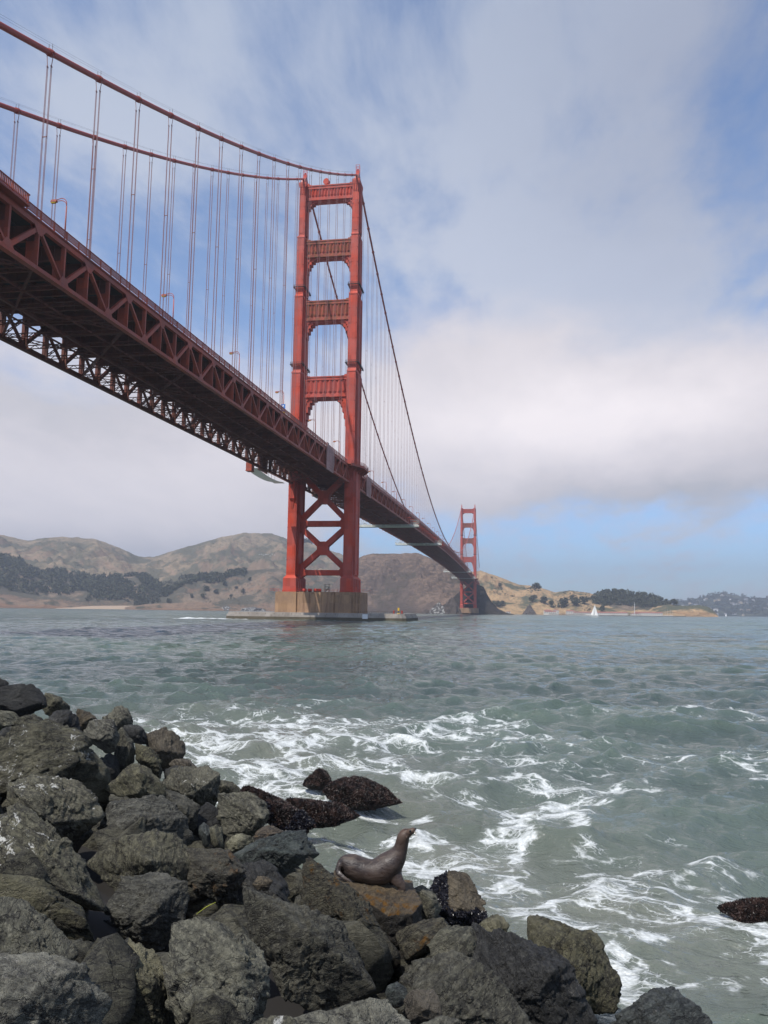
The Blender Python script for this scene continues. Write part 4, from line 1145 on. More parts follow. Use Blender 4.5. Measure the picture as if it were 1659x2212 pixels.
# ================================================================== trees
M_TRUNK = mat('tree_bark', (0.06, 0.045, 0.035), .9)[0]
def leaf_mat(name, a, b2, c):
    m, t, b = mat(name, a, .85, .1)
    g = t.new('ShaderNodeNewGeometry')
    n = t.noise(g.outputs['Position'], .12, 3, .6); n2 = t.noise(g.outputs['Position'], .9, 2, .6)
    col = t.mix(t.map(n, .35, .65), a, b2); col = t.mix(t.map(n2, .45, .7), col, c)
    t.put(b.inputs['Base Color'], col); return m
M_LEAF = leaf_mat('dark_foliage', (0.050, 0.058, 0.034), (0.090, 0.092, 0.055), (0.026, 0.032, 0.020))
M_LEAF2 = leaf_mat('grey_foliage', (0.060, 0.066, 0.044), (0.085, 0.085, 0.060), (0.035, 0.040, 0.028))
def crown_geo(h, w_, n, rg, conic=0.3, leaf=1.3):
    """leaf clumps (small bent quads) spread through an uneven crown made of several lobes"""
    k = 5; lob = [(rg.normal(0, .32, 3) * (w_ * .5, w_ * .5, h * .16) + (0, 0, h * (.35 + .5 * i / k)), .34 + .25 * rg.random() - .18 * conic * i / k) for i in range(k)]
    V = []; F = []
    for _ in range(n):
        c, r = lob[rg.integers(k)]
        d = rg.normal(size=3); d /= np.linalg.norm(d); rad = r * (.55 + .5 * rg.random())
        p = c + d * (rad * w_ * .75, rad * w_ * .75, rad * h * .5)
        a = rg.normal(size=3); a /= np.linalg.norm(a); b_ = np.cross(a, rg.normal(size=3)); b_ /= np.linalg.norm(b_) + 1e-6
        s = leaf * (.6 + .8 * rg.random()); i0 = len(V)
        V += [p - a * s, p + b_ * s * .7, p + a * s, p - b_ * s * .7 + d * s * .3]; F.append((i0, i0 + 1, i0 + 2, i0 + 3))
    return V, F
rgt = np.random.default_rng(21)
protos = []
def tree(loc, h, w_, label, m, conic=.3, group='cypresses dotted over the slope'):
    r = empty('cypress_tree' if conic > .5 else 'tree', loc); tag(r, label, 'tree', group)
    mb = MB(); mb.tube([(0, 0, -1), (rgt.normal(0, .2), 0, h * .4), (rgt.normal(0, .5), rgt.normal(0, .5), h * .8)], [h * .035, h * .022, h * .008], 6)
    for q in range(3):
        a = rgt.random() * 6.28; z = h * (.3 + .15 * q); mb.beam((0, 0, z), (math.cos(a) * w_ * .25, math.sin(a) * w_ * .25, z + h * .15), h * .014, h * .014)
    mb.build('trunk', M_TRUNK, r)
    V, F = crown_geo(h, w_, int(150 + 14 * h), rgt, conic, .09 * h)
    mesh_obj('crown', V, F, m, r)
    return r
def wood(name, sampler, pts, m, hrange=(9, 17), n_leaf=26, label=None):
    """a far-off wood that reads as one mass: many crowns in one object"""
    V = []; F = []
    for (u, s) in pts:
        p = sampler(u, s); h = rgt.uniform(*hrange); w_ = h * rgt.uniform(.7, 1.15)
        v, f = crown_geo(h, w_, n_leaf, rgt, rgt.random() * .8, h * .17)
        i0 = len(V); V += [np.array(q) + p - (0, 0, h * .12) for q in v]; F += [tuple(i + i0 for i in q) for q in f]
    o = mesh_obj(name, V, F, m); tag(o, label, 'woodland', None, 'stuff'); return o
def scat(n, u0, u1, s0, s1, keep=None):
    o = []
    while len(o) < n:
        u = rgt.uniform(u0, u1); s = rgt.uniform(s0, s1)
        if keep is None or keep(u, s): o.append((u, s))
    return o
nz = lambda u, s, k: float(noise3(np.array([[u / 45, s * 3, k]]))[0])
wood('woodland', s_wood, scat(1900, -240, 350, .06, 1.02, lambda u, s: nz(u, s, 3) > -.34 and not (u < 190 and s < .12)) , M_LEAF, (10, 20), 24, 'dark wooded slope above the left shore')
wood('woodland', s_back, scat(330, 90, 400, .10, .30, lambda u, s: nz(u, s, 5) > -.15), M_LEAF2, (9, 14), 22, 'greyish woodland in the valley between the left hills')
wood('woodland', s_spur, scat(420, 345, 530, .38, 1.0, lambda u, s: nz(u, s, 8) > -.2 and s > .45 + .35 * (u - 345) / 185 * 1.0), M_LEAF, (9, 17), 26, 'dark trees along the crest of the middle spur')
wood('woodland', s_spur, scat(160, 290, 345, .2, 1.0), M_LEAF2, (8, 13), 26, 'grey-green thicket at the left foot of the middle spur')
wood('woodland', s_knoll, scat(520, 1262, 1446, .25, 1.02), M_LEAF, (11, 17), 26, 'dense dark wood covering the round knoll right of the sailboat')
wood('woodland', s_far, scat(700, 1440, 1790, .03, 1.0, lambda u, s: nz(u, s, 9) > -.3), M_LEAF, (16, 28), 18, 'blue-grey wooded slopes of the most distant hill')
wood('woodland', s_back, [(655 + rgt.uniform(-20, 22) , .985) for _ in range(26)], M_LEAF2, (14, 24), 26, 'hazy row of trees on the ridge between tower and headland')
singles = [(468, .42, 14, 'round dark cypress on the pale slope below the middle wood'), (500, .30, 11, 'small dark tree low on the slope left of the tower'), (527, .45, 13, 'dark tree on the spur crest nearest the tower'),
           (440, .24, 14, 'tree low on the pale bluff under the middle wood'), (415, .20, 12, 'lone dark tree low on the bluff, left of the tree under the middle wood'), (366, .12, 15, 'bushy dark tree by the orange bluff at the water'), (448, .50, 16, 'tall dark cypress at the edge of the middle wood'),
           (486, .62, 16, 'dark cypress just above the round one on the pale slope'), (541, .62, 12, 'rightmost dark tree of the middle spur'), (512, .52, 10, 'small tree between the crest trees of the middle spur')]
for u, s, h, lab in singles: tree(s_spur(u, s), h, h * .95, lab, M_LEAF, .3, 'single trees on the middle spur')
gold = [(1080, .62, 14, 'round dark tree alone on the golden slope right of the far tower'), (1068, .12, 15, 'dark conifer nearest the far tower on the golden shore'), (1076, .10, 19, 'tall dark conifer on the golden shore, second from the far tower'), (1085, .12, 16, 'green tree at the foot of the golden slope, third from the far tower'),
        (1160, .72, 26, 'wide dark tree on the crest of the golden hill'), (1150, .20, 22, 'large dark tree left end of the row behind the red roofs'), (1175, .22, 22, 'second dark tree from the left in the row behind the red roofs'), (1190, .18, 20, 'third dark tree from the left in the row behind the red roofs'),
        (1217, .18, 28, 'broadest dark tree in the row behind the red roofs'), (1243, .16, 26, 'dark tree between the broadest one and the knoll'), (1262, .22, 24, 'dark tree at the left foot of the wooded knoll'), (1235, .50, 16, 'small tree up on the golden slope left of the knoll'), (1300, .10, 20, 'dark tree at the right end of the row, behind the sail')]
for u, s, h, lab in gold: tree(s_gold(u, s), h, h * 1.15, lab, M_LEAF, .2, 'trees along the far golden shore')
tree(s_pt(1455, .9), 20, 20, 'round dark tree on the low golden point', M_LEAF, .2, None)
wood('shrubs', s_gold, scat(240, 1060, 1300, .05, .9, lambda u, s: nz(u, s, 12) > .1), M_LEAF2, (3, 7), 20, 'low scrub scattered over the golden hill')
wood('shrubs', s_spur, scat(130, 440, 760, .05, .8, lambda u, s: nz(u, s, 14) > .0), M_LEAF2, (3, 6), 20, 'low scrub scattered on the slope behind the tower')
wood('shrubs', s_back, scat(500, 0, 740, .25, .95, lambda u, s: nz(u, s, 16) > .22), M_LEAF2, (3, 6), 14, 'low scrub patches on the far left hills')

# ================================================================== buildings, boats
M_WALL = mat('white_wall', (0.62, 0.58, 0.52), .8)[0]; M_ROOF = painted('red_tile_roof', (0.30, 0.115, 0.085), (0.26, 0.11, 0.085), (0.2, 0.08, 0.06), .5, .8, .3); M_GLS = mat('window_dark', (0.05, 0.06, 0.07), .3)[0]
def house(u, D, wd, dp, h, rh, label, cat='building', group='red roofed buildings on the far shore', walls=None, roof=None, name='building', z0=1.5, rot=0.0, win=True):
    a, e = ang(u, 1325); rh *= .62; h *= 1.1
    r = empty(name, (CAM[0] + math.sin(a) * D, CAM[1] + math.cos(a) * D, z0)); r.rotation_euler.z = -a + rot
    tag(r, label, cat, group)
    m = MB(); m.box(-wd / 2, wd / 2, -dp / 2, dp / 2, -3, h); m.build('wall', walls or M_WALL, r)
    m = MB(); m.add([(-wd / 2 - .6, -dp / 2 - .6, h), (wd / 2 + .6, -dp / 2 - .6, h), (wd / 2 + .6, dp / 2 + .6, h), (-wd / 2 - .6, dp / 2 + .6, h), (-wd / 2 + dp * .3, 0, h + rh), (wd / 2 - dp * .3, 0, h + rh)],
                  [(0, 3, 2, 1), (0, 1, 5, 4), (2, 3, 4, 5), (1, 2, 5), (3, 0, 4)]); m.build('roof', roof or M_ROOF, r)
    if win:
        m = MB(); n = max(2, int(wd / 5))
        for k in range(n):
            x = -wd / 2 + wd * (k + .5) / n; m.box(x - .9, x + .9, -dp / 2 - .12, -dp / 2 + .05, h * .35, h * .75)
        m.build('windows', M_GLS, r)
    return r
BL = [(1189, 2235, 34, 14, 6, 4, 'long white building with red roof at the left end of the waterfront'), (1201, 2262, 16, 12, 10, 4, 'tallest white house with red roof behind the left waterfront building'), (1183, 2300, 22, 14, 9, 5, 'red roofed house on the rise left of the waterfront'),
      (1262, 2240, 60, 12, 5, 4, 'long low white building with red roof just left of the sailboat'), (1305, 2245, 46, 12, 5, 5, 'low building with red roof just right of the sailboat'), (1330, 2250, 64, 13, 5, 5, 'long red roofed shed midway between sailboat and masts'),
      (1400, 2255, 74, 12, 6, 4.5, 'long white waterfront building with red roof beside the masts'), (1232, 2275, 24, 12, 8, 5, 'small red roofed house among the shore trees'), (1372, 2248, 24, 9, 4, 2, 'small cream building on the shore between the two red roofed sheds'), (1098, 2240, 12, 8, 5, 2, 'small pale hut on the shore left of the sea stack')]
for q in BL: house(*q)
M_DOCK = mat('dock_timber', (0.06, 0.05, 0.05), .9)[0]
def far_box(name, u0, u1, D, z0, z1, m, label, cat, dp=6):
    a, _ = ang((u0 + u1) / 2, 1325); L = D * (u1 - u0) / FPX
    r = empty(name, (CAM[0] + math.sin(a) * D, CAM[1] + math.cos(a) * D, 0)); r.rotation_euler.z = -a; tag(r, label, cat)
    mb = MB(); mb.box(-L / 2, L / 2, -dp / 2, dp / 2, z0, z1); mb.build('deck_planks', m, r)
    mb = MB()
    for k in range(int(L / 9)): mb.box(-L / 2 + k * 9, -L / 2 + k * 9 + .8, -dp / 2 - .2, -dp / 2 + .6, -2, z1 - .2)
    mb.build('pilings', m, r)
far_box('pier_dock', 1188, 1262, 2190, 1.6, 3.0, M_DOCK, 'dark timber dock along the shore left of the sailboat', 'dock')
far_box('breakwater', 1300, 1470, 2200, -.5, 1.2, M_DOCK, 'low dark breakwater right of the sailboat', 'breakwater')
def mast(u, D, h, label, group='bare masts in the far marina'):
    a, _ = ang(u, 1325); r = empty('moored_boat', (CAM[0] + math.sin(a) * D, CAM[1] + math.cos(a) * D, 0)); r.rotation_euler.z = -a + .3; tag(r, label, 'boat', group)
    mb = MB(); mb.prism([(-5, 0), (-4, -1.4), (3, -1.3), (5.5, 0), (3, 1.3), (-4, 1.4)], -.2, 1.3); mb.box(-2.5, 1.5, -.9, .9, 1.3, 2.0); mb.build('hull', M_WHITE, r)
    mb = MB(); mb.tube([(0, 0, 1.2), (0, 0, h)], .16, 6); mb.beam((0, 0, 2.4), (-4.2, 0, 2.5), .15, .15); mb.build('mast', M_WHITE, r)
for i, (u, h) in enumerate(((1437, 17), (1442, 20), (1448, 18), (1452, 14))):
    mast(u, 2230, h, 'moored boat with bare mast, %s from the left in the far marina' % LN[i])
a, _ = ang(1371, 1325); r = empty('flagpole', (CAM[0] + math.sin(a) * 2230, CAM[1] + math.cos(a) * 2230, 0)); tag(r, 'tall pale pole on the shore left of the marina masts', 'pole')
m = MB(); m.tube([(0, 0, 0), (0, 0, 36)], [.7, .4], 8); m.build('shaft', M_WHITE, r); m = MB(); m.box(-1.5, 1.5, -.2, .2, 29, 29.5); m.build('yard', M_WHITE, r)
hwm = [mat('far_wall_%s' % k, c, .8)[0] for k, c in (('white', (0.7, 0.68, 0.64)), ('cream', (0.55, 0.45, 0.33)), ('grey', (0.4, 0.4, 0.4)))]
drf = mat('grey_roof', (0.16, 0.14, 0.13), .8)[0]
q = 0
hs = None
for i in range(58):
    u = rgt.uniform(1470, 1740); s = rgt.uniform(.02, .85) ** 1.2
    p = s_far(u, s); wd = rgt.uniform(14, 30)
    if hs is None:
        hs = {}
        for k in range(3):
            r0 = house(u, 3000, 22, 12, 11, 4, 'tiny pale house among the trees of the most distant hill', 'house', 'houses dotted over the most distant hill', hwm[k], drf, 'far_house'); hs[k] = r0
        rs = list(hs.values())
    r = rs[i] if i < 3 else hs[i % 3].copy()
    if i >= 3:
        COL.objects.link(r)
        for ch in hs[i % 3].children: c = ch.copy(); COL.objects.link(c); c.parent = r
    r.location = (p[0], p[1], p[2] + 1); r.rotation_euler.z = rgt.uniform(-.5, .9); sc_ = wd / 22; r.scale = (sc_, sc_, sc_ * .9)
    r['label'] = 'tiny pale house among the trees of the most distant hill'
# sailboat
def sailboat(u, vwl, D, L, label, heel=.08, yaw=0.0):
    a, _ = ang(u, vwl); r = empty('sailboat', (CAM[0] + math.sin(a) * D, CAM[1] + math.cos(a) * D, 0)); r.rotation_euler = (0, heel, -a + yaw); tag(r, label, 'sailboat')
    k = L / 12
    m = MB(); sec = []
    for i in range(9):
        s = i / 8; w_ = 1.75 * k * math.sin(math.pi * min(.999, .18 + s * .82)) ** .7; x = (-.5 + s) * L; zt = (1.1 + .5 * s * s) * k
        sec += [(x, -w_, zt), (x, -w_ * .8, .2 * k), (x, 0, -.5 * k), (x, w_ * .8, .2 * k), (x, w_, zt)]
    f = [(i * 5 + j, i * 5 + j + 1, i * 5 + j + 6, i * 5 + j + 5) for i in range(8) for j in range(4)] + [(i * 5, i * 5 + 4, i * 5 + 9, i * 5 + 5) for i in range(8)] + [(0, 1, 2, 3, 4), (44, 43, 42, 41, 40)]
    m.add(sec, f); m.build('hull', M_WHITE, r)
    m = MB(); m.frust((-3.4 * k, 1.4 * k, -1.0 * k, 1.0 * k), 1.2 * k, (-3.0 * k, .6 * k, -.8 * k, .8 * k), 1.9 * k); m.build('cabin', M_GALV, r)
    m = MB(); m.tube([(.6 * k, 0, 1.2 * k), (.6 * k, 0, 16.8 * k)], .11 * k, 6); m.beam((.6 * k, 0, 2.3 * k), (-4.6 * k, 0, 2.4 * k), .16 * k, .16 * k); m.build('mast', M_GALV, r)
    ms = mat('sail_cloth', (0.82, 0.80, 0.76), .7)[0]
    for nm, A_, B_, C_ in (('mainsail', (.5, 2.5), (-4.5, 2.6), (.5, 16.5)), ('jib', (5.8, 1.8), (.9, 2.2), (.65, 15.2))):
        n = 7; V = []; F = []
        for i in range(n + 1):
            for j in range(n + 1 - i):
                a_, b_ = i / n, j / n; c_ = 1 - a_ - b_
                x = A_[0] * c_ + B_[0] * b_ + C_[0] * a_; z = A_[1] * c_ + B_[1] * b_ + C_[1] * a_
                V.append((x * k, (-.9 * 4 * b_ * c_ - .5 * b_) * k, z * k))
        ix = {}; q = 0
        for i in range(n + 1):
            for j in range(n + 1 - i): ix[i, j] = q; q += 1
        for i in range(n):
            for j in range(n - i):
                F.append((ix[i, j], ix[i, j + 1], ix[i + 1, j]))
                if i + j < n - 1: F.append((ix[i, j + 1], ix[i + 1, j + 1], ix[i + 1, j]))
        o = mesh_obj(nm, V, F, ms, r, True)
sailboat(1283, 1331, 1150, 12.5, 'white sailboat under full sail crossing the strait at right', .07, .25)
sailboat(1519, 1334, 4200, 11, 'tiny distant sailboat left of its twin below the most distant hill', .02, .4)
sailboat(1568, 1334, 4100, 10, 'tiny distant sailboat right of its twin below the most distant hill', .02, -.3)
# parked cars and the road on the left hill
M_CAR = [mat('car_%s' % k, c, .4)[0] for k, c in (('white', (.7, .7, .7)), ('silver', (.45, .46, .48)))]
car0 = None
for i in range(14):
    u = 562 + i * 4.6 + (20 if i > 7 else 0); 
    # find the spot on the slope seen at the height of the road
    best = min(((abs((lambda p: math.atan2(p[2] - CAM[2], math.hypot(p[0] - CAM[0], p[1] - CAM[1])))(s_back(u, s)) - ang(u, 1200 + (i > 7) * 6)[1]), s) for s in np.linspace(.2, .97, 60)))[1]
    p = s_back(u, best)
    if car0 is None:
        r = car0 = empty('parked_car'); m = MB(); m.box(-2.6, 2.6, -1, 1, .5, 1.4); m.frust((-1.7, 1.6, -.95, .95), 1.4, (-1.2, 1.0, -.8, .8), 2.2); m.build('body', M_CAR[0], r)
        m = MB()
        for a in (-1.6, 1.6):
            for c in (-1, .8): m.tube([(a, c, .45), (a, c + .2, .45)], .45, 10)
        m.build('wheels', M_DARK, r)
    else:
        r = car0.copy(); COL.objects.link(r)
        for ch in car0.children: c = ch.copy(); COL.objects.link(c); c.parent = r
    r.location = (p[0], p[1], p[2] + .8); r.rotation_euler.z = .1
    tag(r, 'tiny white car parked along the hillside road behind the tower', 'car', 'cars parked on the hillside road')
# a gull far off
r = empty('gull', tuple(P_at(1350, 1170, 300))); tag(r, 'small white gull gliding in the blue gap of sky', 'bird')
m = MB(); m.tube([(-.28, 0, 0), (-.2, 0, .01), (0, 0, .02), (.16, 0, .03), (.24, 0, .03), (.3, 0, .02)], [.01, .05, .07, .06, .035, .008], 8); m.build('body', M_WHITE, r, True)
for s in (-1, 1):
    m = MB(); m.add([(-.08, s * .03, .03), (.09, s * .03, .03), (.06, s * .35, .13), (-.07, s * .35, .13), (-.12, s * .75, .06), (-.02, s * .72, .07), (-.08, s * .03, .01), (.09, s * .03, .01), (.06, s * .35, .11), (-.07, s * .35, .11), (-.12, s * .75, .05), (-.02, s * .72, .05)],
                   [(0, 1, 2, 3), (3, 2, 5, 4), (6, 9, 8, 7), (9, 10, 11, 8), (1, 7, 8, 2), (2, 8, 11, 5), (0, 3, 9, 6), (3, 4, 10, 9)]); m.build('wing', M_GALV, r)
r.rotation_euler.z = -1.2
# ================================================================== riprap
def rock_mat(name, base, light, dark, spots=0.0, lichen=0.0, wet=0.0, seed=0.0, guano_col=(0.62, 0.62, 0.58)):
    m, t, b = mat(name, base, .8, .35)
    g = t.new('ShaderNodeNewGeometry'); oi = t.new('ShaderNodeObjectInfo')
    tc = t.new('ShaderNodeTexCoord').outputs['Object']
    p = t.vmath('ADD', t.vmath('MULTIPLY', tc, (1, 1, 1)), t.comb(seed, t.math('MULTIPLY', oi.outputs['Random'], 20.0), seed))
    rv = t.new('ShaderNodeVectorRotate', rotation_type='EULER_XYZ'); t.put(rv.inputs['Vector'], p)
    t.put(rv.inputs['Rotation'], t.comb(0.5, t.math('MULTIPLY', oi.outputs['Random'], 3.0), t.math('MULTIPLY', oi.outputs['Random'], 9.0)))
    p = rv.outputs[0]
    ps = t.vmath('MULTIPLY', p, (1.0, 1.0, 3.2))             # bedding direction
    n1 = t.noise(p, 1.6, 5, .6); n2 = t.noise(ps, 5.5, 9, .72, .6); n3 = t.noise(p, 26, 6, .72); n4 = t.noise(p, 95, 3, .65)
    wp = t.vmath('ADD', ps, t.vmath('SCALE', t.noise(p, 5, 4, .6, out='Color'), .7))
    cr = t.voro(wp, 2.6, 'DISTANCE_TO_EDGE'); cr2 = t.voro(wp, 8.0, 'DISTANCE_TO_EDGE')
    c = t.mix(t.map(n2, .40, .62), dark, base)
    c = t.mix(t.math('MULTIPLY', t.map(n3, .47, .66), .52), c, light)
    c = t.mix(t.math('MULTIPLY', t.map(n1, .50, .70), .5), c, light)
    c = t.mix(t.math('MULTIPLY', t.map(n4, .55, .75), .22), c, tuple(min(1, q * 1.7) for q in light))
    c = t.mix(t.math('MULTIPLY', t.map(n4, .45, .28), .3), c, tuple(q * .35 for q in dark))
    vein = t.math('MULTIPLY', t.map(cr, .014, .004), t.map(t.noise(p, 2.1, 2, .5), .52, .62))
    c = t.mix(t.math('MULTIPLY', vein, .55), c, (0.30, 0.28, 0.24))
    c = t.mix(t.math('MULTIPLY', t.map(cr, .035, .0), t.map(n1, .6, .4)), c, (0.012, 0.011, 0.010))
    if spots:
        s = t.math('MULTIPLY', t.map(t.math('ADD', t.noise(p, 9, 6, .75, .8), t.math('MULTIPLY', t.noise(p, 1.7, 2, .5), .55)), 1.0 - .16 * spots, 1.06 - .14 * spots), t.map(t.sep(g.outputs['Normal'])[2], .0, .5))
        c = t.mix(t.math('MULTIPLY', s, .9), c, guano_col)
    if lichen:
        s = t.map(t.math('ADD', t.noise(p, 6, 6, .7, .5), t.math('MULTIPLY', t.noise(p, 1.3, 2, .5), .6)), .98 - .2 * lichen, 1.12 - .2 * lichen)
        c = t.mix(t.math('MULTIPLY', s, .85), c, t.mix(t.noise(p, 14, 3, .6), (0.20, 0.10, 0.018), (0.13, 0.07, 0.03)))
    if name == 'ochre_slab':                        # ochre kept on upward faces, the other faces coloured darker
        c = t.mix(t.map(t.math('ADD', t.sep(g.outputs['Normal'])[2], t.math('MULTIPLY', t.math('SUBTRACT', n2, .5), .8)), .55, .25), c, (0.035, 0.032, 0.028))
    # each boulder a little warmer, cooler, darker or lighter than its neighbour
    hs = t.new('ShaderNodeHueSaturation'); t.put(hs.inputs['Color'], c)
    t.put(hs.inputs['Value'], t.math('ADD', .66, t.math('MULTIPLY', oi.outputs['Random'], .46)))
    t.put(hs.inputs['Saturation'], t.math('ADD', .75, t.math('MULTIPLY', t.math('FRACT', t.math('MULTIPLY', oi.outputs['Random'], 7.3)), .7)))
    t.put(b.inputs['Base Color'], hs.outputs[0])
    t.put(b.inputs['Roughness'], t.map(n3, .3, .7, .78 - .4 * wet, .95 - .45 * wet))
    hgt = t.math('ADD', t.math('MULTIPLY', n2, 1.15), t.math('MULTIPLY', n3, .26)); hgt = t.math('ADD', hgt, t.math('MULTIPLY', n4, .03))
    hgt = t.math('ADD', hgt, t.math('MULTIPLY', t.map(cr, 0, .05), .16)); hgt = t.math('ADD', hgt, t.math('MULTIPLY', t.map(cr2, 0, .05), .07))
    t.put(b.inputs['Normal'], t.bump(hgt, 1.0, .07))
    return m
RM = {
    'olive': rock_mat('olive_rock', (0.113, 0.108, 0.075), (0.249, 0.237, 0.175), (0.037, 0.035, 0.028), seed=1),
    'grey': rock_mat('grey_rock', (0.133, 0.130, 0.100), (0.290, 0.280, 0.216), (0.045, 0.044, 0.037), .25, seed=2),
    'spot': rock_mat('speckled_rock', (0.114, 0.110, 0.080), (0.255, 0.242, 0.181), (0.038, 0.036, 0.030), .75, seed=3),
    'dark': rock_mat('dark_rock', (0.036, 0.036, 0.034), (0.095, 0.094, 0.082), (0.014, 0.014, 0.014), seed=4, wet=.4),
    'brown': rock_mat('brown_rock', (0.105, 0.088, 0.064), (0.200, 0.172, 0.128), (0.045, 0.038, 0.029), .2, seed=5),
    'blue': rock_mat('wet_blue_rock', (0.078, 0.090, 0.084), (0.190, 0.205, 0.190), (0.030, 0.034, 0.034), seed=6, wet=.9),
    'lich': rock_mat('lichen_rock', (0.097, 0.090, 0.065), (0.219, 0.202, 0.147), (0.032, 0.029, 0.024), lichen=.42, seed=7, wet=.5),
    'ochre': rock_mat('ochre_slab', (0.14, 0.108, 0.070), (0.235, 0.185, 0.125), (0.055, 0.044, 0.032), lichen=.52, seed=8, wet=.5),
    'weed': rock_mat('weedy_rock', (0.014, 0.010, 0.009), (0.030, 0.018, 0.014), (0.006, 0.005, 0.005), seed=9, wet=1.0),
}
ZM = {'A': (.29762, 0, 1453.8), 'B': (.33068, 384.0, 1563.5), 'D': (.33068, 0, 1783.0), 'E': (.36377, 493.7, 1837.8), 'F': (.43779, 932.6, 1837.8)}
# bank plane: rises inland from the waterline
def bank_t(u, v, lift=0.0):
    r = ray(u, v); lat = (u - 829.5) / FPX; drop = -r[2]
    # z = .36 * ((lat t - 2.8) * -.832 + (t - 9.2) * -.553) + lift = 4.41 - drop t
    a0 = .36 * (2.8 * .832 + 9.2 * .553) + lift; a1 = .36 * (-.832 * lat - .553)
    den = a1 + drop
    t = (4.414 - a0) / den if den > .004 else 400
    return max(3.2, (1 / t ** 2 + 1 / 23.0 ** 2) ** -.5) if t > 0 else 23.0
boulders = {}
def hull_planes(pts):
    bm = bmesh.new()
    for q in pts: bm.verts.new(q)
    bmesh.ops.convex_hull(bm, input=bm.verts[:]); bm.normal_update(); pl = []
    for fc in bm.faces:
        n = np.array(fc.normal[:]); d = np.array(fc.verts[0].co[:]) @ n
        if d < 0: n, d = -n, -d
        if not any(np.abs(n - q[0]).max() < 1e-3 for q in pl): pl.append((n, d))
    bm.free(); return pl
def boulder(key, zone, poly, m, label, t=None, thick=.85, sub=5, facets=12, rough=.036, seed=None, name='boulder', group='boulders of the shore riprap', dt=0.0, cat='boulder'):
    k, ox, oy = ZM[zone]
    P2 = np.array([(ox + a * k, oy + b * k) for a, b in poly])
    sd2 = seed if seed is not None else (sum(ord(c) for c in key) * 7 + len(boulders) * 13)
    rg = np.random.default_rng(sd2)
    # centroid of the outline
    x_, y_ = P2[:, 0], P2[:, 1]; xn_, yn_ = np.roll(x_, -1), np.roll(y_, -1); cr = x_ * yn_ - xn_ * y_; A = cr.sum() / 2
    cx, cy = ((x_ + xn_) * cr).sum() / (6 * A), ((y_ + yn_) * cr).sum() / (6 * A)
    if t is None: t = bank_t(cx, cy)
    t += dt
    c0 = P_at(cx, cy, t); vd = c0 - CAM; vd /= np.linalg.norm(vd)
    rt = np.cross(vd, (0, 0, 1)); rt /= np.linalg.norm(rt); up = np.cross(rt, vd)
    # outline radii round the centre, in metres
    L = np.array([((P_at(a, b, t) - c0) @ rt, (P_at(a, b, t) - c0) @ up) for a, b in P2])
    nb = 180; th = np.linspace(-math.pi, math.pi, nb, endpoint=False); rad = np.zeros(nb)
    for i, q in enumerate(th):
        d = np.array((math.cos(q), math.sin(q))); best = .05
        for j in range(len(L)):
            a, b = L[j], L[(j + 1) % len(L)]; e = b - a; den = d[0] * e[1] - d[1] * e[0]
            if abs(den) < 1e-9: continue
            s = (a[0] * e[1] - a[1] * e[0]) / den; w_ = (a[0] * d[1] - a[1] * d[0]) / den
            if s > 0 and -1e-6 <= w_ <= 1 + 1e-6: best = max(best, s)
        rad[i] = best
    v, f = ICO[sub]; v = v.copy()
    # v: x = right, y = up, z = away from the viewer
    Rm = rad.mean(); R_o = rad * 1.07; D_ = Rm * thick
    cor = []
    nk = rg.integers(3, 6) + (6 if m == 'weed' else 0)
    for q in range(nk + 5):                                   # corners round the outline
        th_ = -math.pi + 2 * math.pi * (q + rg.uniform(-.3, .3)) / (nk + 5); r_q = np.interp(th_, th, R_o)
        cor.append((math.cos(th_) * r_q, math.sin(th_) * r_q, rg.uniform(-.25, .3) * D_))
    for q in range(2 + facets // 7 + (9 if m == 'weed' else 0)):                          # a few corners pushed out on the near side, so broad flat faces meet in edges
        th_ = rg.uniform(-math.pi, math.pi); rr_ = rg.uniform(.15, .68) * np.interp(th_, th, R_o)
        cor.append((math.cos(th_) * rr_, math.sin(th_) * rr_, -rg.uniform(.62, 1.0) * D_))
    for q in range(6):
        th_ = rg.uniform(-math.pi, math.pi); rr_ = rg.uniform(.2, .75) * np.interp(th_, th, R_o)
        cor.append((math.cos(th_) * rr_, math.sin(th_) * rr_, rg.uniform(.6, 1.0) * D_))
    pl = hull_planes(cor)
    N = np.array([q[0] for q in pl]); O = np.array([q[1] for q in pl])
    # wear: a soft minimum rounds the edges slightly
    dots = v @ N.T; inv_ = np.maximum(dots, 1e-4) / np.maximum(O[None], .02)
    kk = 110.0; mx = inv_.max(1); R0 = 1 / (mx * (((inv_ / mx[:, None]) ** kk).sum(1)) ** (1 / kk))
    rho = np.hypot(v[:, 0], v[:, 1]); an_ = np.arctan2(v[:, 1], v[:, 0])
    Rp = 1 / np.sqrt((rho / (np.interp(an_, np.append(th, math.pi), np.append(R_o, R_o[0])))) ** 2 + (v[:, 2] / (D_ * 1.02)) ** 2)
    P = v * np.minimum(R0, Rp * 1.06)[:, None]
    # fracture: cells that each sit on their own slightly tilted plane, in three sizes
    wv_ = v + .16 * np.stack([fbm(v * 2.2 + sd2 + 7 * k_, 3) for k_ in range(3)], 1)
    for K_, am_, gr_ in ((10, .034, .13), (60, .011, .15), (260, .004, .16)):
        if K_ > 200 and sub < 6: continue
        sd_s = rg.normal(size=(K_, 3)) * (1, 1, .8); sd_s /= np.linalg.norm(sd_s, axis=1)[:, None]
        ci_ = (wv_ @ sd_s.T - .5 * (wv_ ** 2).sum(1)[:, None]).argmax(1)
        gr = rg.normal(0, gr_, (K_, 3)); of = rg.uniform(-am_, am_, K_)
        dd_ = of[ci_] + ((v - sd_s[ci_]) * gr[ci_]).sum(1).clip(-.09, .09) * (.55 if K_ < 20 else .75)
        P = P * (1 + dd_ * (.35 if m == 'weed' else 1))[:, None]
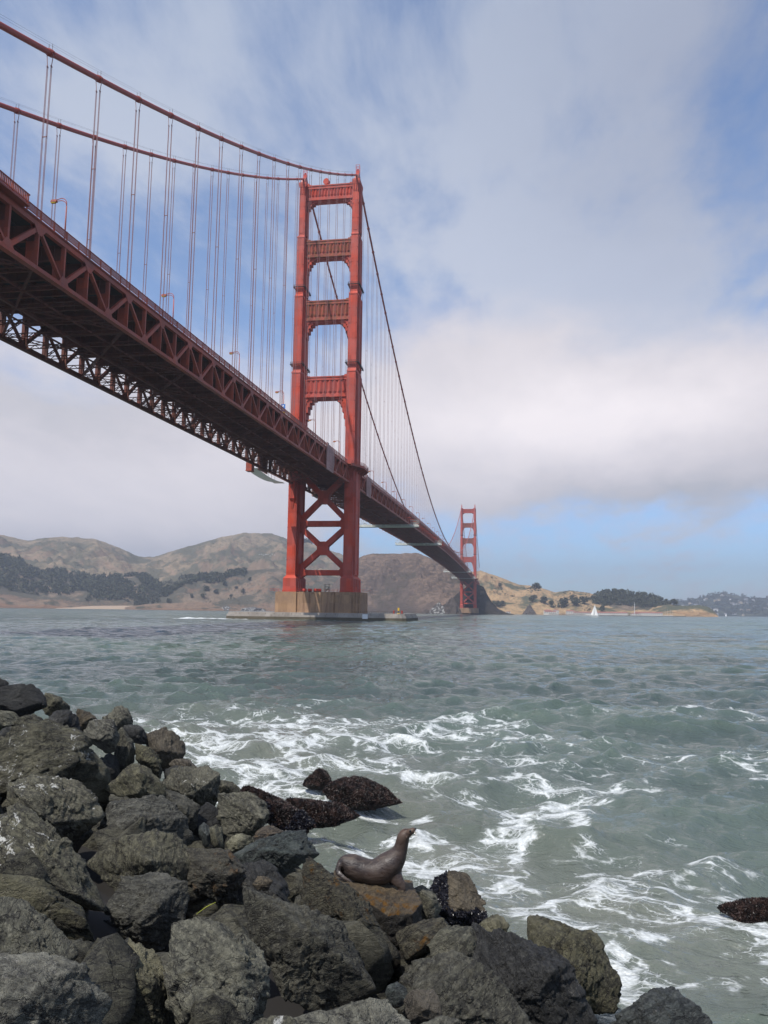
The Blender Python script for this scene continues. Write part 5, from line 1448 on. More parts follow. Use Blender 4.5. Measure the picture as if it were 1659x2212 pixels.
    # relief: broad lumps, ridged breaks with bedding, then grain
    bed = rg.normal(size=3); bed /= np.linalg.norm(bed)
    Q = P / max(Rm, .25)
    Qb = Q + np.outer(Q @ bed, bed) * 1.8
    st_ = np.abs(((Qb @ bed) * 2.2 + fbm(Q * 1.5 + sd2, 2) * .5) % 1 - .5)
    d = fbm(Q * 1.1 + sd2, 2) * .55 + (fbm(Qb * 2.2 + sd2 * 1.7, 5, ridged=True, gain=.5) - 1.0) * .42 + np.clip(st_ - .36, 0, 1) * -3.0 * (fbm(Q * 1.1 + 3 + sd2, 2) > 0)
    if sub >= 5: d = d + fbm(Qb * 9 + sd2 * .3, 4, gain=.6) * .22
    nrm = P / (np.linalg.norm(P, axis=1)[:, None] + 1e-6)
    P = P + nrm * (d * rough * Rm * 1.5)[:, None]
    Wd = P[:, :1] * rt + P[:, 1:2] * up + P[:, 2:] * vd
    o = mesh_obj(name, Wd, f[:, ::1], RM[m] if isinstance(m, str) else m, smooth=True)
    import bmesh as _b
    o.location = c0; tag(o, label, cat, group)
    boulders[key] = dict(o=o, V=Wd + c0, F=f, c=c0, R=Rm, t=t, n=nrm[:, :1] * rt + nrm[:, 1:2] * up + nrm[:, 2:] * vd)
    return o
B = boulder
B('A1', 'A', [(-160, 20), (-40, 10), (0, 35), (35, 50), (80, 95), (60, 140), (-100, 170)], 'dark', 'dark boulder at the very top left corner of the pile, cut by the frame', t=19)
B('A2', 'A', [(-120, 160), (-40, 115), (30, 108), (90, 84), (265, 80), (300, 140), (345, 245), (330, 310), (180, 320), (0, 300), (-100, 280)], 'dark', 'dark blocky boulder with flat top near the top left of the pile', t=17)
B('A3', 'A', [(280, 150), (330, 145), (400, 165), (480, 200), (518, 260), (520, 310), (400, 330), (320, 300), (290, 220)], 'olive', 'brownish boulder directly right of the flat-topped dark one', t=18)
B('A4', 'A', [(-110, 290), (0, 275), (90, 276), (140, 300), (185, 340), (170, 400), (60, 430), (-110, 430)], 'grey', 'grey boulder under the flat-topped dark one at the left edge', t=15)
B('A5', 'A', [(320, 325), (350, 305), (420, 272), (510, 270), (560, 310), (600, 412), (580, 450), (450, 430), (340, 400)], 'dark', 'black angular boulder just above the big white-flecked one', t=15.2)
B('A6', 'A', [(515, 270), (535, 253), (590, 262), (650, 290), (715, 335), (720, 420), (640, 460), (580, 430), (545, 330)], 'brown', 'smooth tan boulder left of the pointed one on the skyline', t=18)
B('A7', 'A', [(90, 380), (150, 305), (230, 297), (320, 335), (350, 400), (220, 440), (110, 430)], 'olive', 'small olive boulder wedged above the big white-flecked one', t=14.6)
B('A8', 'A', [(-20, 440), (20, 400), (60, 384), (115, 390), (90, 450), (50, 500), (-20, 520)], 'dark', 'small dark stone at the left edge above the big white-flecked boulder', t=13.6, sub=4)
B('A10', 'A', [(720, 330), (780, 305), (815, 285), (835, 250), (860, 230), (895, 226), (925, 250), (950, 310), (985, 370), (960, 430), (860, 430), (760, 410)], 'olive', 'pointed peak-shaped boulder standing highest against the water', t=17.5)
B('A13', 'A', [(905, 378), (960, 373), (1035, 388), (1056, 440), (1058, 515), (1000, 520), (930, 490), (900, 430)], 'dark', 'small black cube-like boulder right of the pointed one', t=16.8)
B('A14', 'A', [(1040, 400), (1060, 375), (1100, 360), (1145, 362), (1160, 380), (1235, 412), (1290, 452), (1335, 515), (1352, 590), (1340, 640), (1280, 680), (1230, 720), (1150, 680), (1090, 620), (1055, 520)], 'brown', 'rounded brown-topped boulder at the water end of the upper pile', t=17.0)
B('A12', 'A', [(840, 400), (905, 385), (935, 440), (970, 510), (988, 600), (970, 680), (860, 740), (820, 660), (835, 520)], 'olive', 'tall narrow olive boulder leaning under the small black cube', t=15.4)
B('A11', 'A', [(600, 420), (640, 365), (690, 340), (800, 333), (860, 360), (870, 460), (850, 560), (780, 580), (700, 530), (620, 480)], 'spot', 'rough dark boulder between the tan one and the tall narrow one', t=15.0)
B('A15', 'A', [(960, 505), (1010, 488), (1080, 530), (1130, 600), (1200, 680), (1205, 760), (1130, 760), (1060, 700), (985, 650)], 'olive', 'small light brown stone below the black cube and left of the rounded boulder', t=15.3)
B('A16', 'A', [(1220, 660), (1250, 628), (1370, 628), (1440, 668), (1460, 710), (1360, 740), (1240, 720)], 'brown', 'flat tan stone below the rounded brown-topped boulder', t=15.8)
B('A9', 'A', [(-160, 520), (-60, 480), (60, 430), (200, 365), (340, 352), (480, 393), (600, 438), (690, 510), (758, 570), (768, 700), (765, 900), (700, 940), (560, 860), (300, 850), (60, 900), (-160, 900)], 'spot', 'very big olive boulder flecked with white droppings at upper left', t=13.0, sub=6, facets=14, seed=2)
B('A18', 'A', [(760, 830), (800, 790), (850, 740), (920, 678), (1000, 653), (1080, 688), (1150, 740), (1190, 780), (1228, 850), (1200, 900), (1130, 925), (1000, 900), (880, 905), (800, 890)], 'olive', 'wedge-shaped boulder with a black gap under it, right of the big flecked one', t=13.2, seed=5)
B('A19', 'A', [(1180, 770), (1220, 725), (1260, 705), (1400, 680), (1545, 682), (1590, 740), (1612, 830), (1580, 920), (1500, 1000), (1400, 990), (1280, 920), (1200, 850)], 'spot', 'broad olive boulder with pale flecks beside the water, right of the wedge-shaped one', t=14.0, sub=6)
B('A20', 'A', [(1130, 900), (1240, 830), (1310, 860), (1400, 930), (1480, 1000), (1465, 1080), (1390, 1150), (1330, 1150), (1220, 1000)], 'olive', 'ridged boulder below the broad pale-flecked one', t=12.7)
B('A21', 'A', [(760, 1020), (840, 940), (960, 918), (1150, 908), (1230, 870), (1300, 900), (1350, 1020), (1380, 1170), (1350, 1300), (1200, 1360), (950, 1330), (800, 1250), (760, 1130)], 'grey', 'large lumpy olive-brown boulder in the middle of the upper pile', t=11.4, sub=6, seed=9)
B('A22', 'A', [(-60, 900), (40, 830), (200, 740), (350, 722), (490, 755), (640, 845), (735, 900), (778, 1010), (785, 1150), (740, 1260), (560, 1300), (430, 1230), (300, 1150), (100, 1060), (-60, 1040)], 'spot', 'large boulder splashed with white droppings below the biggest flecked one', t=11.0, sub=6, seed=12)
# middle right of the upper pile
B('B1', 'B', [(240, 400), (280, 368), (345, 375), (410, 430), (430, 490), (350, 500), (270, 470)], 'olive', 'small dark olive boulder above the water, right of the broad pale-flecked one', t=14.6)
B('B3', 'B', [(380, 410), (410, 398), (480, 408), (560, 450), (640, 485), (750, 560), (860, 600), (898, 650), (905, 740), (850, 760), (700, 720), (600, 650), (520, 560), (430, 480)], 'weed', 'long mussel-covered rock sloping down to the water behind the grey boulders', t=13.4, thick=.6)
B('B2', 'B', [(262, 500), (290, 450), (420, 462), (500, 438), (550, 480), (570, 570), (622, 640), (640, 690), (560, 710), (440, 740), (340, 770), (290, 700), (270, 600)], 'olive', 'knobbly boulder left of the long mussel-covered rock', t=12.8, sub=6)
B('B4', 'B', [(600, 485), (680, 478), (760, 487), (900, 510), (1050, 520), (1150, 550), (1190, 590), (1200, 625), (1170, 650), (1050, 665), (900, 680), (800, 650), (680, 560)], 'weed', 'low whaleback rock furred with dark seaweed, longest of those in the water', t=15.2, thick=.55, facets=3)
B('B5', 'B', [(818, 385), (850, 350), (885, 318), (930, 290), (975, 318), (1012, 372), (1005, 405), (950, 430), (825, 430)], 'weed', 'smallest seaweed-covered rock alone in the surf, shaped like a tent', t=20.5, facets=4)
B('B6', 'B', [(948, 445), (975, 410), (1010, 385), (1060, 358), (1100, 352), (1215, 353), (1290, 388), (1370, 428), (1440, 468), (1488, 495), (1440, 530), (1250, 560), (1080, 550), (990, 500)], 'weed', 'large seaweed-covered rock in the surf right of the tent-shaped one', t=18.2, facets=4, sub=6)
B('B7', 'B', [(140, 650), (165, 632), (195, 650), (220, 700), (212, 790), (175, 815), (140, 730)], 'blue', 'small bluish upright stone in the gap below the broad flecked boulder', t=12.0, sub=4)
B('B8', 'B', [(205, 670), (250, 650), (290, 668), (298, 780), (305, 830), (230, 810), (210, 740)], 'grey', 'small grey upright stone right of the bluish one', t=12.0, sub=4)
B('B9', 'B', [(470, 780), (500, 730), (545, 665), (600, 660), (650, 672), (700, 700), (680, 750), (580, 790), (500, 810)], 'ochre', 'orange-brown stone tucked behind the wet grey-blue boulder', t=12.1)
B('B10', 'B', [(315, 780), (350, 735), (430, 712), (495, 740), (495, 800), (430, 850), (340, 850)], 'grey', 'small brown stone left of the orange-brown one', t=11.9)
B('B11', 'B', [(372, 830), (420, 800), (480, 780), (600, 742), (740, 703), (840, 683), (885, 720), (912, 780), (922, 840), (870, 880), (800, 900), (740, 980), (640, 1010), (490, 1030), (440, 940)], 'blue', 'wet grey-blue boulder with cracked face left of the sea lion', t=11.3, sub=6, seed=4)
B('D8', 'D', [(1180, 180), (1230, 135), (1340, 122), (1430, 140), (1500, 188), (1600, 258), (1665, 380), (1650, 440), (1540, 490), (1400, 500), (1290, 520), (1240, 400)], 'lich', 'smooth olive boulder left of the wet grey-blue one', t=9.7, sub=6, seed=11)
B('D7', 'D', [(590, 300), (640, 220), (700, 165), (850, 78), (1000, 38), (1180, 98), (1265, 160), (1330, 300), (1340, 430), (1250, 470), (1000, 440), (760, 430), (640, 400)], 'olive', 'wide dark olive boulder behind the pale flecked block', t=9.6, sub=6, seed=3)
B('D1', 'D', [(-160, -80), (20, -120), (210, -135), (290, -60), (370, 50), (460, 160), (560, 280), (650, 380), (720, 520), (748, 655), (700, 760), (500, 640), (300, 500), (100, 420), (-160, 380)], 'spot', 'large slanting boulder with pale smooth top at the left edge', t=7.6, sub=6, seed=8, facets=14)
B('D6', 'D', [(645, 375), (690, 345), (740, 328), (830, 338), (920, 355), (1060, 328), (1170, 328), (1272, 410), (1268, 600), (1190, 640), (1120, 680), (1090, 770), (1020, 810), (900, 790), (800, 750), (740, 650), (690, 500)], 'grey', 'pale grey block with white flecks in the middle of the foreground', t=7.9, sub=6, facets=14, seed=6)
B('D2', 'D', [(-160, 350), (80, 318), (200, 328), (330, 400), (500, 520), (620, 600), (745, 655), (720, 760), (620, 860), (420, 800), (150, 680), (-160, 600)], 'olive', 'layered olive boulder stepping down from the left edge', t=6.6, sub=6, seed=14)
B('D3', 'D', [(-160, 500), (60, 468), (150, 510), (300, 590), (420, 720), (530, 850), (610, 970), (560, 1060), (400, 1030), (100, 1000), (-160, 980)], 'grey', 'dark brown boulder below the layered one at the left edge', t=5.5, sub=6, seed=16)
B('D5', 'D', [(540, 960), (590, 830), (640, 740), (800, 738), (950, 798), (1040, 868), (1110, 980), (1148, 1110), (1140, 1260), (1060, 1400), (850, 1450), (720, 1300), (620, 1100)], 'olive', 'rounded brown boulder at the bottom, left of the big pale grey one', t=5.6, sub=6, seed=19)
B('D4', 'D', [(-200, 900), (60, 845), (250, 833), (420, 860), (510, 940), (590, 1010), (690, 1120), (830, 1340), (700, 1500), (300, 1560), (-200, 1560)], 'grey', 'big pale tan-grey boulder filling the bottom left corner', t=4.3, sub=6, facets=15, seed=23)
B('E3', 'E', [(-60, 290), (90, 228), (160, 198), (230, 198), (300, 268), (420, 328), (560, 398), (680, 448), (740, 520), (805, 620), (852, 740), (868, 870), (830, 960), (640, 1000), (440, 1000), (380, 880), (260, 700), (60, 560), (-40, 430)], 'olive', 'massive smooth dark boulder in the centre foreground', t=7.2, sub=6, facets=14, seed=31)
B('D9', 'D', [(1005, 830), (1035, 750), (1110, 685), (1135, 635), (1240, 588), (1350, 598), (1480, 645), (1600, 738), (1700, 800), (1770, 900), (1800, 1010), (1860, 1200), (1820, 1330), (1600, 1460), (1300, 1460), (1170, 1330), (1120, 1150), (1090, 960)], 'grey', 'biggest pale grey boulder at the bottom centre-left', t=5.6, sub=6, facets=15, seed=27)
B('E4', 'E', [(140, 175), (170, 152), (250, 152), (275, 195), (230, 235), (160, 235)], 'brown', 'small reddish-brown stone beside the smooth olive boulder', t=9.2, sub=4)
B('E6', 'E', [(1060, 240), (1110, 222), (1150, 208), (1210, 228), (1255, 290), (1275, 390), (1210, 430), (1100, 440), (1070, 340)], 'olive', 'small upright boulder between the sea lion slab and the mussel rock', t=9.9)
B('E5', 'E', [(1130, 260), (1160, 208), (1220, 165), (1280, 122), (1340, 125), (1395, 124), (1430, 175), (1480, 248), (1540, 338), (1580, 382), (1570, 430), (1480, 500), (1360, 500), (1260, 430), (1180, 350)], 'brown', 'tan peaked rock with black mussel patches, right of the sea lion', t=10.4, sub=6, seed=6)
B('E2', 'E', [(250, 190), (290, 150), (345, 128), (400, 60), (430, 8), (520, 48), (600, 98), (670, 170), (745, 250), (835, 330), (905, 400), (985, 470), (1005, 560), (998, 700), (985, 790), (900, 820), (830, 730), (760, 620), (680, 520), (500, 400), (320, 300)], 'lich', 'long wet ridge rock with yellow lichen in front of the sea lion', t=8.75, sub=6, facets=13, seed=35, thick=.75)
def hull_rock(key, tops, bottoms, m, label, seed, rough=.03, sub=6, name='boulder', group='boulders of the shore riprap'):
    """an angular block: the hull of a few corners (u, v, depth), worn and broken a little"""
    pts = [P_at(*q) for q in tops] + [P_at(*q[:3]) - np.array((0, 0, q[3])) for q in bottoms]
    bm = bmesh.new()
    for q in pts: bm.verts.new(q)
    bmesh.ops.convex_hull(bm, input=bm.verts[:]); bm.normal_update()
    c = np.mean(pts, 0); pl = []
    for fc in bm.faces:
        n = np.array(fc.normal[:]); d = (np.array(fc.verts[0].co[:]) - c) @ n
        if d < 0: n, d = -n, -d
        pl.append((n, d))
    bm.free()
    v, f = ICO[sub]; N = np.array([q[0] for q in pl]); D_ = np.array([q[1] for q in pl])
    dots = v @ N.T; rr_ = np.where(dots > 1e-4, D_[None] / np.maximum(dots, 1e-4), 1e9)
    k = 14.0; R0 = ((rr_ ** -k).sum(1)) ** (-1 / k) if False else rr_.min(1)
    P = v * R0[:, None]; Rm = R0.mean()
    Q = P / Rm
    d = fbm(Q * 1.4 + seed, 3) * .8 + (fbm(Q * (1, 1, 3) * 2.2 + seed, 5, ridged=True, gain=.55) - 1) * .6 + fbm(Q * 10 + seed, 4, gain=.6) * .25
    P = P + v * (d * rough * Rm * 1.4)[:, None]
    o = mesh_obj(name, P, f, RM[m], smooth=True); o.location = c; tag(o, label, 'boulder', group)
    boulders[key] = dict(o=o, V=P + c, F=f, c=c, R=Rm, t=float((c - CAM) @ CF), n=v); return o
hull_rock('E1', [(722, 1880, 10.2), (728, 1912, 9.35), (790, 1948, 9.1), (838, 1978, 8.98), (893, 1974, 9.0), (910, 1948, 9.35), (890, 1902, 10.1), (800, 1888, 10.4)],
          [(716, 1866, 10.3, .7), (728, 1915, 9.4, .8), (845, 1980, 9.1, .55), (893, 1970, 9.1, .5), (908, 1940, 9.45, .6), (890, 1902, 10.1, .8), (800, 1888, 10.4, .8)],
          'ochre', 'ochre-topped slab the sea lion rests on', 41)
B('E7', 'E', [(990, 520), (1050, 460), (1100, 430), (1200, 398), (1320, 393), (1375, 430), (1380, 500), (1300, 560), (1180, 600), (1060, 640), (1000, 640)], 'lich', 'flat-topped wet boulder under the mussel rock with a black hollow beside it', t=8.9, seed=44)
B('F1', 'F', [(385, 385), (440, 355), (525, 338), (640, 340), (740, 378), (810, 420), (872, 500), (888, 570), (918, 660), (905, 720), (870, 810), (840, 900), (700, 900), (560, 700), (440, 520)], 'olive', 'large smooth brown-grey boulder at the water edge, lower right', t=8.6, sub=6, facets=13, seed=47)
B('F2b', 'F', [(215, 400), (240, 370), (290, 328), (340, 308), (372, 335), (395, 390), (370, 440), (260, 440)], 'olive', 'small peaked stone between the mussel rock and the large water-edge boulder', t=9.2, sub=5)
B('F2', 'F', [(90, 470), (130, 380), (230, 368), (330, 408), (440, 418), (560, 478), (650, 518), (692, 600), (745, 680), (785, 740), (800, 900), (560, 960), (400, 860), (250, 700), (120, 600)], 'dark', 'big black wet boulder in front of the water-edge one', t=7.7, sub=6, facets=13, seed=51)
B('F3', 'F', [(800, 930), (850, 850), (900, 800), (960, 768), (1060, 698), (1150, 676), (1220, 708), (1300, 758), (1400, 818), (1470, 880), (1500, 980), (1200, 1080), (900, 1080)], 'blue', 'low greenish-grey boulder in the water at the bottom right', t=7.9, sub=6, facets=6, seed=53, thick=.8)
B('E15', 'E', [(1160, 620), (1195, 520), (1275, 468), (1360, 443), (1455, 448), (1510, 500), (1500, 620), (1400, 680), (1240, 690)], 'grey', 'ribbed grey boulder behind the large cracked one', t=8.0, seed=57)
B('E9', 'E', [(940, 830), (1000, 750), (1080, 658), (1180, 600), (1290, 588), (1400, 593), (1480, 648), (1560, 738), (1650, 825), (1740, 935), (1830, 1080), (1760, 1180), (1400, 1200), (1200, 1100), (1050, 960)], 'olive', 'large cracked olive-grey boulder with an orange stain, bottom centre-right', t=6.9, sub=6, facets=14, seed=61)
B('E11', 'E', [(925, 880), (945, 800), (985, 772), (1050, 800), (1075, 860), (1030, 920), (950, 930)], 'blue', 'small bluish stone left of the large cracked boulder', t=6.7, sub=4)
B('E10', 'E', [(1020, 900), (1085, 828), (1180, 798), (1232, 858), (1262, 980), (1200, 1040), (1080, 1010)], 'brown', 'dark reddish-brown stone resting against the large cracked boulder', t=5.9)
B('E12', 'E', [(370, 1020), (480, 988), (600, 928), (720, 918), (850, 878), (990, 878), (1025, 910), (1105, 938), (1150, 1000), (1190, 1120), (1000, 1220), (600, 1220), (380, 1160)], 'grey', 'speckled grey boulder at the bottom centre edge of the picture', t=5.1, sub=6, seed=67)
B('E13', 'E', [(90, 1050), (200, 988), (330, 978), (410, 1000), (430, 1100), (300, 1160), (100, 1160)], 'spot', 'low stone at the bottom edge left of the speckled grey boulder', t=4.9)
B('E14', 'E', [(1130, 1030), (1200, 995), (1300, 983), (1400, 1018), (1460, 1100), (1300, 1160), (1150, 1140)], 'grey', 'low stone at the bottom edge right of the speckled grey boulder', t=5.2)
B('G1', 'F', [(1385, 200), (1440, 170), (1560, 165), (1700, 150), (1800, 220), (1780, 340), (1650, 330), (1540, 290), (1440, 240)], 'weed', 'dark seaweed rock awash at the right edge of the picture', t=11.4, thick=.3, facets=6)
boulders['G1']['o'].location.z -= .22
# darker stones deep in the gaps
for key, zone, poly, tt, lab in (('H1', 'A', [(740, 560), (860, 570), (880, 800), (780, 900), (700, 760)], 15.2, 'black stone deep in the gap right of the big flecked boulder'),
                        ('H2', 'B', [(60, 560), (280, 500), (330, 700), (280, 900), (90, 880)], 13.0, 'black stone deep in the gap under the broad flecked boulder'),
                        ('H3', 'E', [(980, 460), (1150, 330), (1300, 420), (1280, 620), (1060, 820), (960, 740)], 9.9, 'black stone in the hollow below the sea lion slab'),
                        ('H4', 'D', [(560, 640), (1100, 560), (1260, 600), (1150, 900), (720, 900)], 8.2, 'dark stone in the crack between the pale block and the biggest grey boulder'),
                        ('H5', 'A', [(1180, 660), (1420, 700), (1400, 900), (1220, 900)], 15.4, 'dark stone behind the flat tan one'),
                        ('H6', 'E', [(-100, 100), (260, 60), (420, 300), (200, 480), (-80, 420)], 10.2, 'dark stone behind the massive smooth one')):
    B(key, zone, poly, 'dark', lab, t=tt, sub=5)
# small rubble in the joints between boulders
rgq = np.random.default_rng(77)
# ground under the stones
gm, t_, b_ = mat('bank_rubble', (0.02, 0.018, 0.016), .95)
nu, nv_ = 90, 90; V = []
for i in range(nu):
    for j in range(nv_):
        lat = -34 + 42 * i / (nu - 1); dep = -2 + 40 * j / (nv_ - 1)
        inl = (lat - 2.8) * -.832 + (dep - 9.2) * -.553
        z = min(.36 * inl, 2.6) - .75
        p = CAM + np.array((sd_[0] * lat + fd[0] * dep, sd_[1] * lat + fd[1] * dep, 0)); V.append((p[0], p[1], z))
V = np.array(V); V[:, 2] += fbm(V * .9, 4) * .3
V[:, 2] = np.maximum(V[:, 2], -2.6)
idx = np.arange(nu * nv_).reshape(nu, nv_)
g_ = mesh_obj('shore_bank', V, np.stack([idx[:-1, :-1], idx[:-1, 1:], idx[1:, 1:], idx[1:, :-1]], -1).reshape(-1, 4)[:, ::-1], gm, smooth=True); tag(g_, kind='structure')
# small stones wedged in the joints, too many to count
VV = []; FF = []; n0 = 0
for q in range(560):
    lat = rgq.uniform(-13, 4.5); dep = rgq.uniform(3.2, 22); inl = (lat - 2.8) * -.832 + (dep - 9.2) * -.553
    if inl < -.2 or inl > 13: continue
    z = min(.36 * inl, 2.6) - rgq.uniform(.25, .62); R_ = rgq.uniform(.16, .46)
    v, f = ICO[3]; v = v * (1 + .35 * fbm(v * 1.2 + q, 3, ridged=True)[:, None] - .3); v = v * rgq.uniform(.6, 1.2, 3) * R_
    for _ in range(6):
        n = rgq.normal(size=3); n /= np.linalg.norm(n); su = v @ n; v = v - n * np.maximum(su - R_ * .62, 0)[:, None]
    VV.append(v + (CAM[0] + sd_[0] * lat + fd[0] * dep, CAM[1] + sd_[1] * lat + fd[1] * dep, z)); FF.append(f + n0); n0 += len(v)
rb = mesh_obj('rubble', np.concatenate(VV), np.concatenate(FF), RM['olive'], smooth=True); tag(rb, 'small dark stones packed in the gaps between the boulders', 'rubble', None, 'stuff')
# more rubble hidden among the boulders and continuing out of the picture
# mussels and weed: many small shells pressed on the rocks
M_MUS, t_, b_ = mat('mussel_shell', (0.012, 0.012, 0.018), .35, .5)
M_WEED, t_, b_ = mat('dark_seaweed', (0.028, 0.012, 0.010), .45, .5)
t_.put(b_.inputs['Base Color'], t_.mix(t_.map(t_.noise(t_.new('ShaderNodeNewGeometry').outputs['Position'], 9, 4, .6), .4, .65), (0.008, 0.005, 0.005), (0.055, 0.032, 0.026)))
def cover(key, n, size, m, name, lab, keep=None, seed=1):
    d = boulders[key]; rg = np.random.default_rng(seed); V = d['V']; F = d['F']
    tri = V[F]; nn = np.cross(tri[:, 1] - tri[:, 0], tri[:, 2] - tri[:, 0]); ar = np.linalg.norm(nn, axis=1); nn /= ar[:, None] + 1e-9
    cen = tri.mean(1); out = np.sign(((cen - d['c']) * nn).sum(1)); nn *= out[:, None]
    ok = (cen[:, 2] > -.1) & (nn[:, 2] > -.5) & (((CAM - cen) * nn).sum(1) > -.9 * d['t'] * .3)
    if keep is not None: ok &= keep(cen, d)
    w_ = ar * ok
    if w_.sum() == 0: return
    ids = rg.choice(len(F), n, p=w_ / w_.sum())
    VV = np.zeros((n, 6, 3))
    bar = rg.dirichlet((1, 1, 1), n); C = (tri[ids] * bar[:, :, None]).sum(1); N = nn[ids] + rg.normal(0, .55, (n, 3)); N /= np.linalg.norm(N, axis=1)[:, None]
    Tn = np.cross(N, rg.normal(size=(n, 3))); Tn /= np.linalg.norm(Tn, axis=1)[:, None]; Bn = np.cross(N, Tn)
    s = size * rg.uniform(.6, 1.4, n)[:, None]
    VV[:, 0] = C + N * s * 1.1; VV[:, 1] = C - N * s * .3
    VV[:, 2] = C + Tn * s * .42 + N * s * .2; VV[:, 3] = C - Tn * s * .42 + N * s * .2; VV[:, 4] = C + Bn * s * .22 + N * s * .2; VV[:, 5] = C - Bn * s * .22 + N * s * .2
    fb = np.array([(0, 2, 4), (0, 4, 3), (0, 3, 5), (0, 5, 2), (1, 4, 2), (1, 3, 4), (1, 5, 3), (1, 2, 5)])
    FF = (fb[None] + (np.arange(n) * 6)[:, None, None]).reshape(-1, 3)
    o = mesh_obj(name, VV.reshape(-1, 3) - d['c'], FF, m, d['o']); tag(o, label=lab, kind='stuff'); return o
for k, n, s in (('B3', 4500, .024), ('B4', 7000, .024), ('B5', 3000, .024), ('B6', 8500, .024), ('G1', 3000, .022)):
    cover(k, n, s, M_WEED, 'seaweed_cover', 'dark red-brown seaweed', seed=len(k) + n)
def patch(cen, d):
    q = fbm((cen - d['c']) * 2.4 + 5.2, 2); rel = (cen - d['c']) @ np.array((sd_[0], sd_[1], 0))
    return (q > .0) & ((cen[:, 2] < d['c'][2] + .02) | (rel < -.12))
cover('E5', 5000, .026, M_MUS, 'mussel_patch', 'black mussels', patch, 3)
cover('B3', 1500, .04, M_MUS, 'mussel_patch', 'black mussels', lambda c, d: fbm(c * 2 + 3, 2) > .1, 9)
# a yellow-green blade of kelp lying between two boulders
r = empty('kelp_blade', tuple(P_at(443, 1961, 7.0))); tag(r, 'thin yellow-green blade of kelp lying in a joint of the boulders', 'seaweed')
m = MB(); a, b = P_at(424, 1975, 6.9), P_at(466, 1949, 6.9); c = np.array(r.location)
m.tube([a - c, (a + b) / 2 - c + (0, 0, .01), b - c], [.002, .004, .002], 6); m.build('blade', mat('kelp_green', (0.28, 0.30, 0.03), .5)[0], r)

# ================================================================== sea lion
SLT = 9.72
def sl(x, y, dz=0.0):
    """point given on the survey crop of the animal, dz = metres away from the viewer"""
    u = (1280 + x / 3.95) * .54861; v = (3220 + y / 3.95) * .54861
    p = P_at(u, v, SLT); vd = p - CAM; return p + vd / np.linalg.norm(vd) * dz
mpx = SLT / FPX * .54861 / 3.95                    # metres per crop pixel
spine = [  # x, y, radius in the picture plane, radius along the view, depth offset
    (205, 800, 26, 20, .02), (228, 745, 62, 50, .01), (300, 705, 118, 100, .0), (400, 735, 172, 160, .0), (520, 795, 186, 190, .0), (640, 830, 182, 205, .0), (760, 845, 192, 215, .0),
    (880, 815, 210, 222, .0), (980, 745, 206, 215, .0), (1065, 665, 180, 190, .0), (1128, 580, 146, 150, .0), (1166, 500, 116, 120, .0), (1190, 420, 104, 106, .0), (1208, 345, 101, 100, .0),
    (1228, 285, 98, 98, .0), (1262, 248, 84, 88, .0), (1300, 232, 66, 70, .0), (1338, 214, 50, 54, .0), (1372, 192, 42, 44, .0), (1396, 176, 28, 30, .0), (1404, 170, 12, 14, .0)]
def loft(st, n=28, close=True):
    vd = sl(700, 800) - CAM; vd /= np.linalg.norm(vd)
    C = [sl(q[0], q[1], q[4]) for q in st]; V = []
    for i, q in enumerate(st):
        d = C[min(i + 1, len(st) - 1)] - C[max(i - 1, 0)]; d /= np.linalg.norm(d)
        a = np.cross(d, vd); a /= np.linalg.norm(a); b = np.cross(a, d); b /= np.linalg.norm(b)
        for k in range(n):
            th = 2 * math.pi * k / n; V.append(C[i] + a * math.cos(th) * q[2] * mpx + b * math.sin(th) * q[3] * mpx)
    F = [(i * n + k, i * n + (k + 1) % n, (i + 1) * n + (k + 1) % n, (i + 1) * n + k) for i in range(len(st) - 1) for k in range(n)]
    F += [tuple(range(n))[::-1], tuple((len(st) - 1) * n + k for k in range(n))]
    return V, F
def dens(st, sub=4):
    st = np.array(st, float); o = []
    for i in range(len(st) - 1):
        p0, p1, p2, p3 = st[max(i - 1, 0)], st[i], st[i + 1], st[min(i + 2, len(st) - 1)]
        for k in range(sub):
            t = k / sub; o.append(.5 * ((2 * p1) + (-p0 + p2) * t + (2 * p0 - 5 * p1 + 4 * p2 - p3) * t * t + (-p0 + 3 * p1 - 3 * p2 + p3) * t ** 3))
    o.append(st[-1]); return o
body = MB()
for st in (spine,
           # near fore flipper: shoulder, elbow, wrist, spread tip laid on the rock
           [(1030, 790, 130, 110, -.04), (1065, 870, 125, 90, -.07), (1110, 945, 104, 66, -.10), (1158, 1010, 84, 46, -.125), (1192, 1062, 70, 32, -.14), (1194, 1110, 60, 20, -.155), (1160, 1168, 44, 12, -.17), (1126, 1215, 20, 6, -.18)],
           [(1090, 760, 110, 120, .0), (1110, 850, 90, 90, -.02), (1140, 930, 66, 50, -.07), (1175, 990, 50, 36, -.11)],
           # far fore flipper
           [(1000, 880, 70, 40, .08), (1020, 960, 55, 36, .06), (1050, 1040, 40, 26, .04), (1075, 1100, 34, 16, .02), (1095, 1160, 26, 9, .0), (1085, 1190, 14, 6, -.02)],
           # hind flippers folded forward under the rump
           [(250, 720, 60, 60, -.02), (205, 790, 48, 46, -.05), (205, 850, 46, 26, -.09), (250, 900, 44, 16, -.13), (310, 945, 36, 11, -.16), (370, 980, 28, 8, -.18), (425, 1002, 12, 5, -.19)],
           [(290, 760, 60, 50, .02), (270, 840, 40, 24, .03), (330, 900, 34, 14, .0), (400, 925, 26, 9, -.04), (440, 950, 10, 6, -.06)],
           # belly pad on the rock
           [(430, 850, 100, 120, .0), (600, 915, 95, 150, .0), (760, 950, 100, 160, .0), (900, 930, 100, 150, .0)]):
    V, F = loft(dens(st, 4)); body.add(V, F)
lion = empty('sea_lion', tuple(sl(700, 1000))); tag(lion, 'glossy dark brown sea lion on an ochre slab, head raised to the right', 'sea lion')
base = np.array(lion.location)
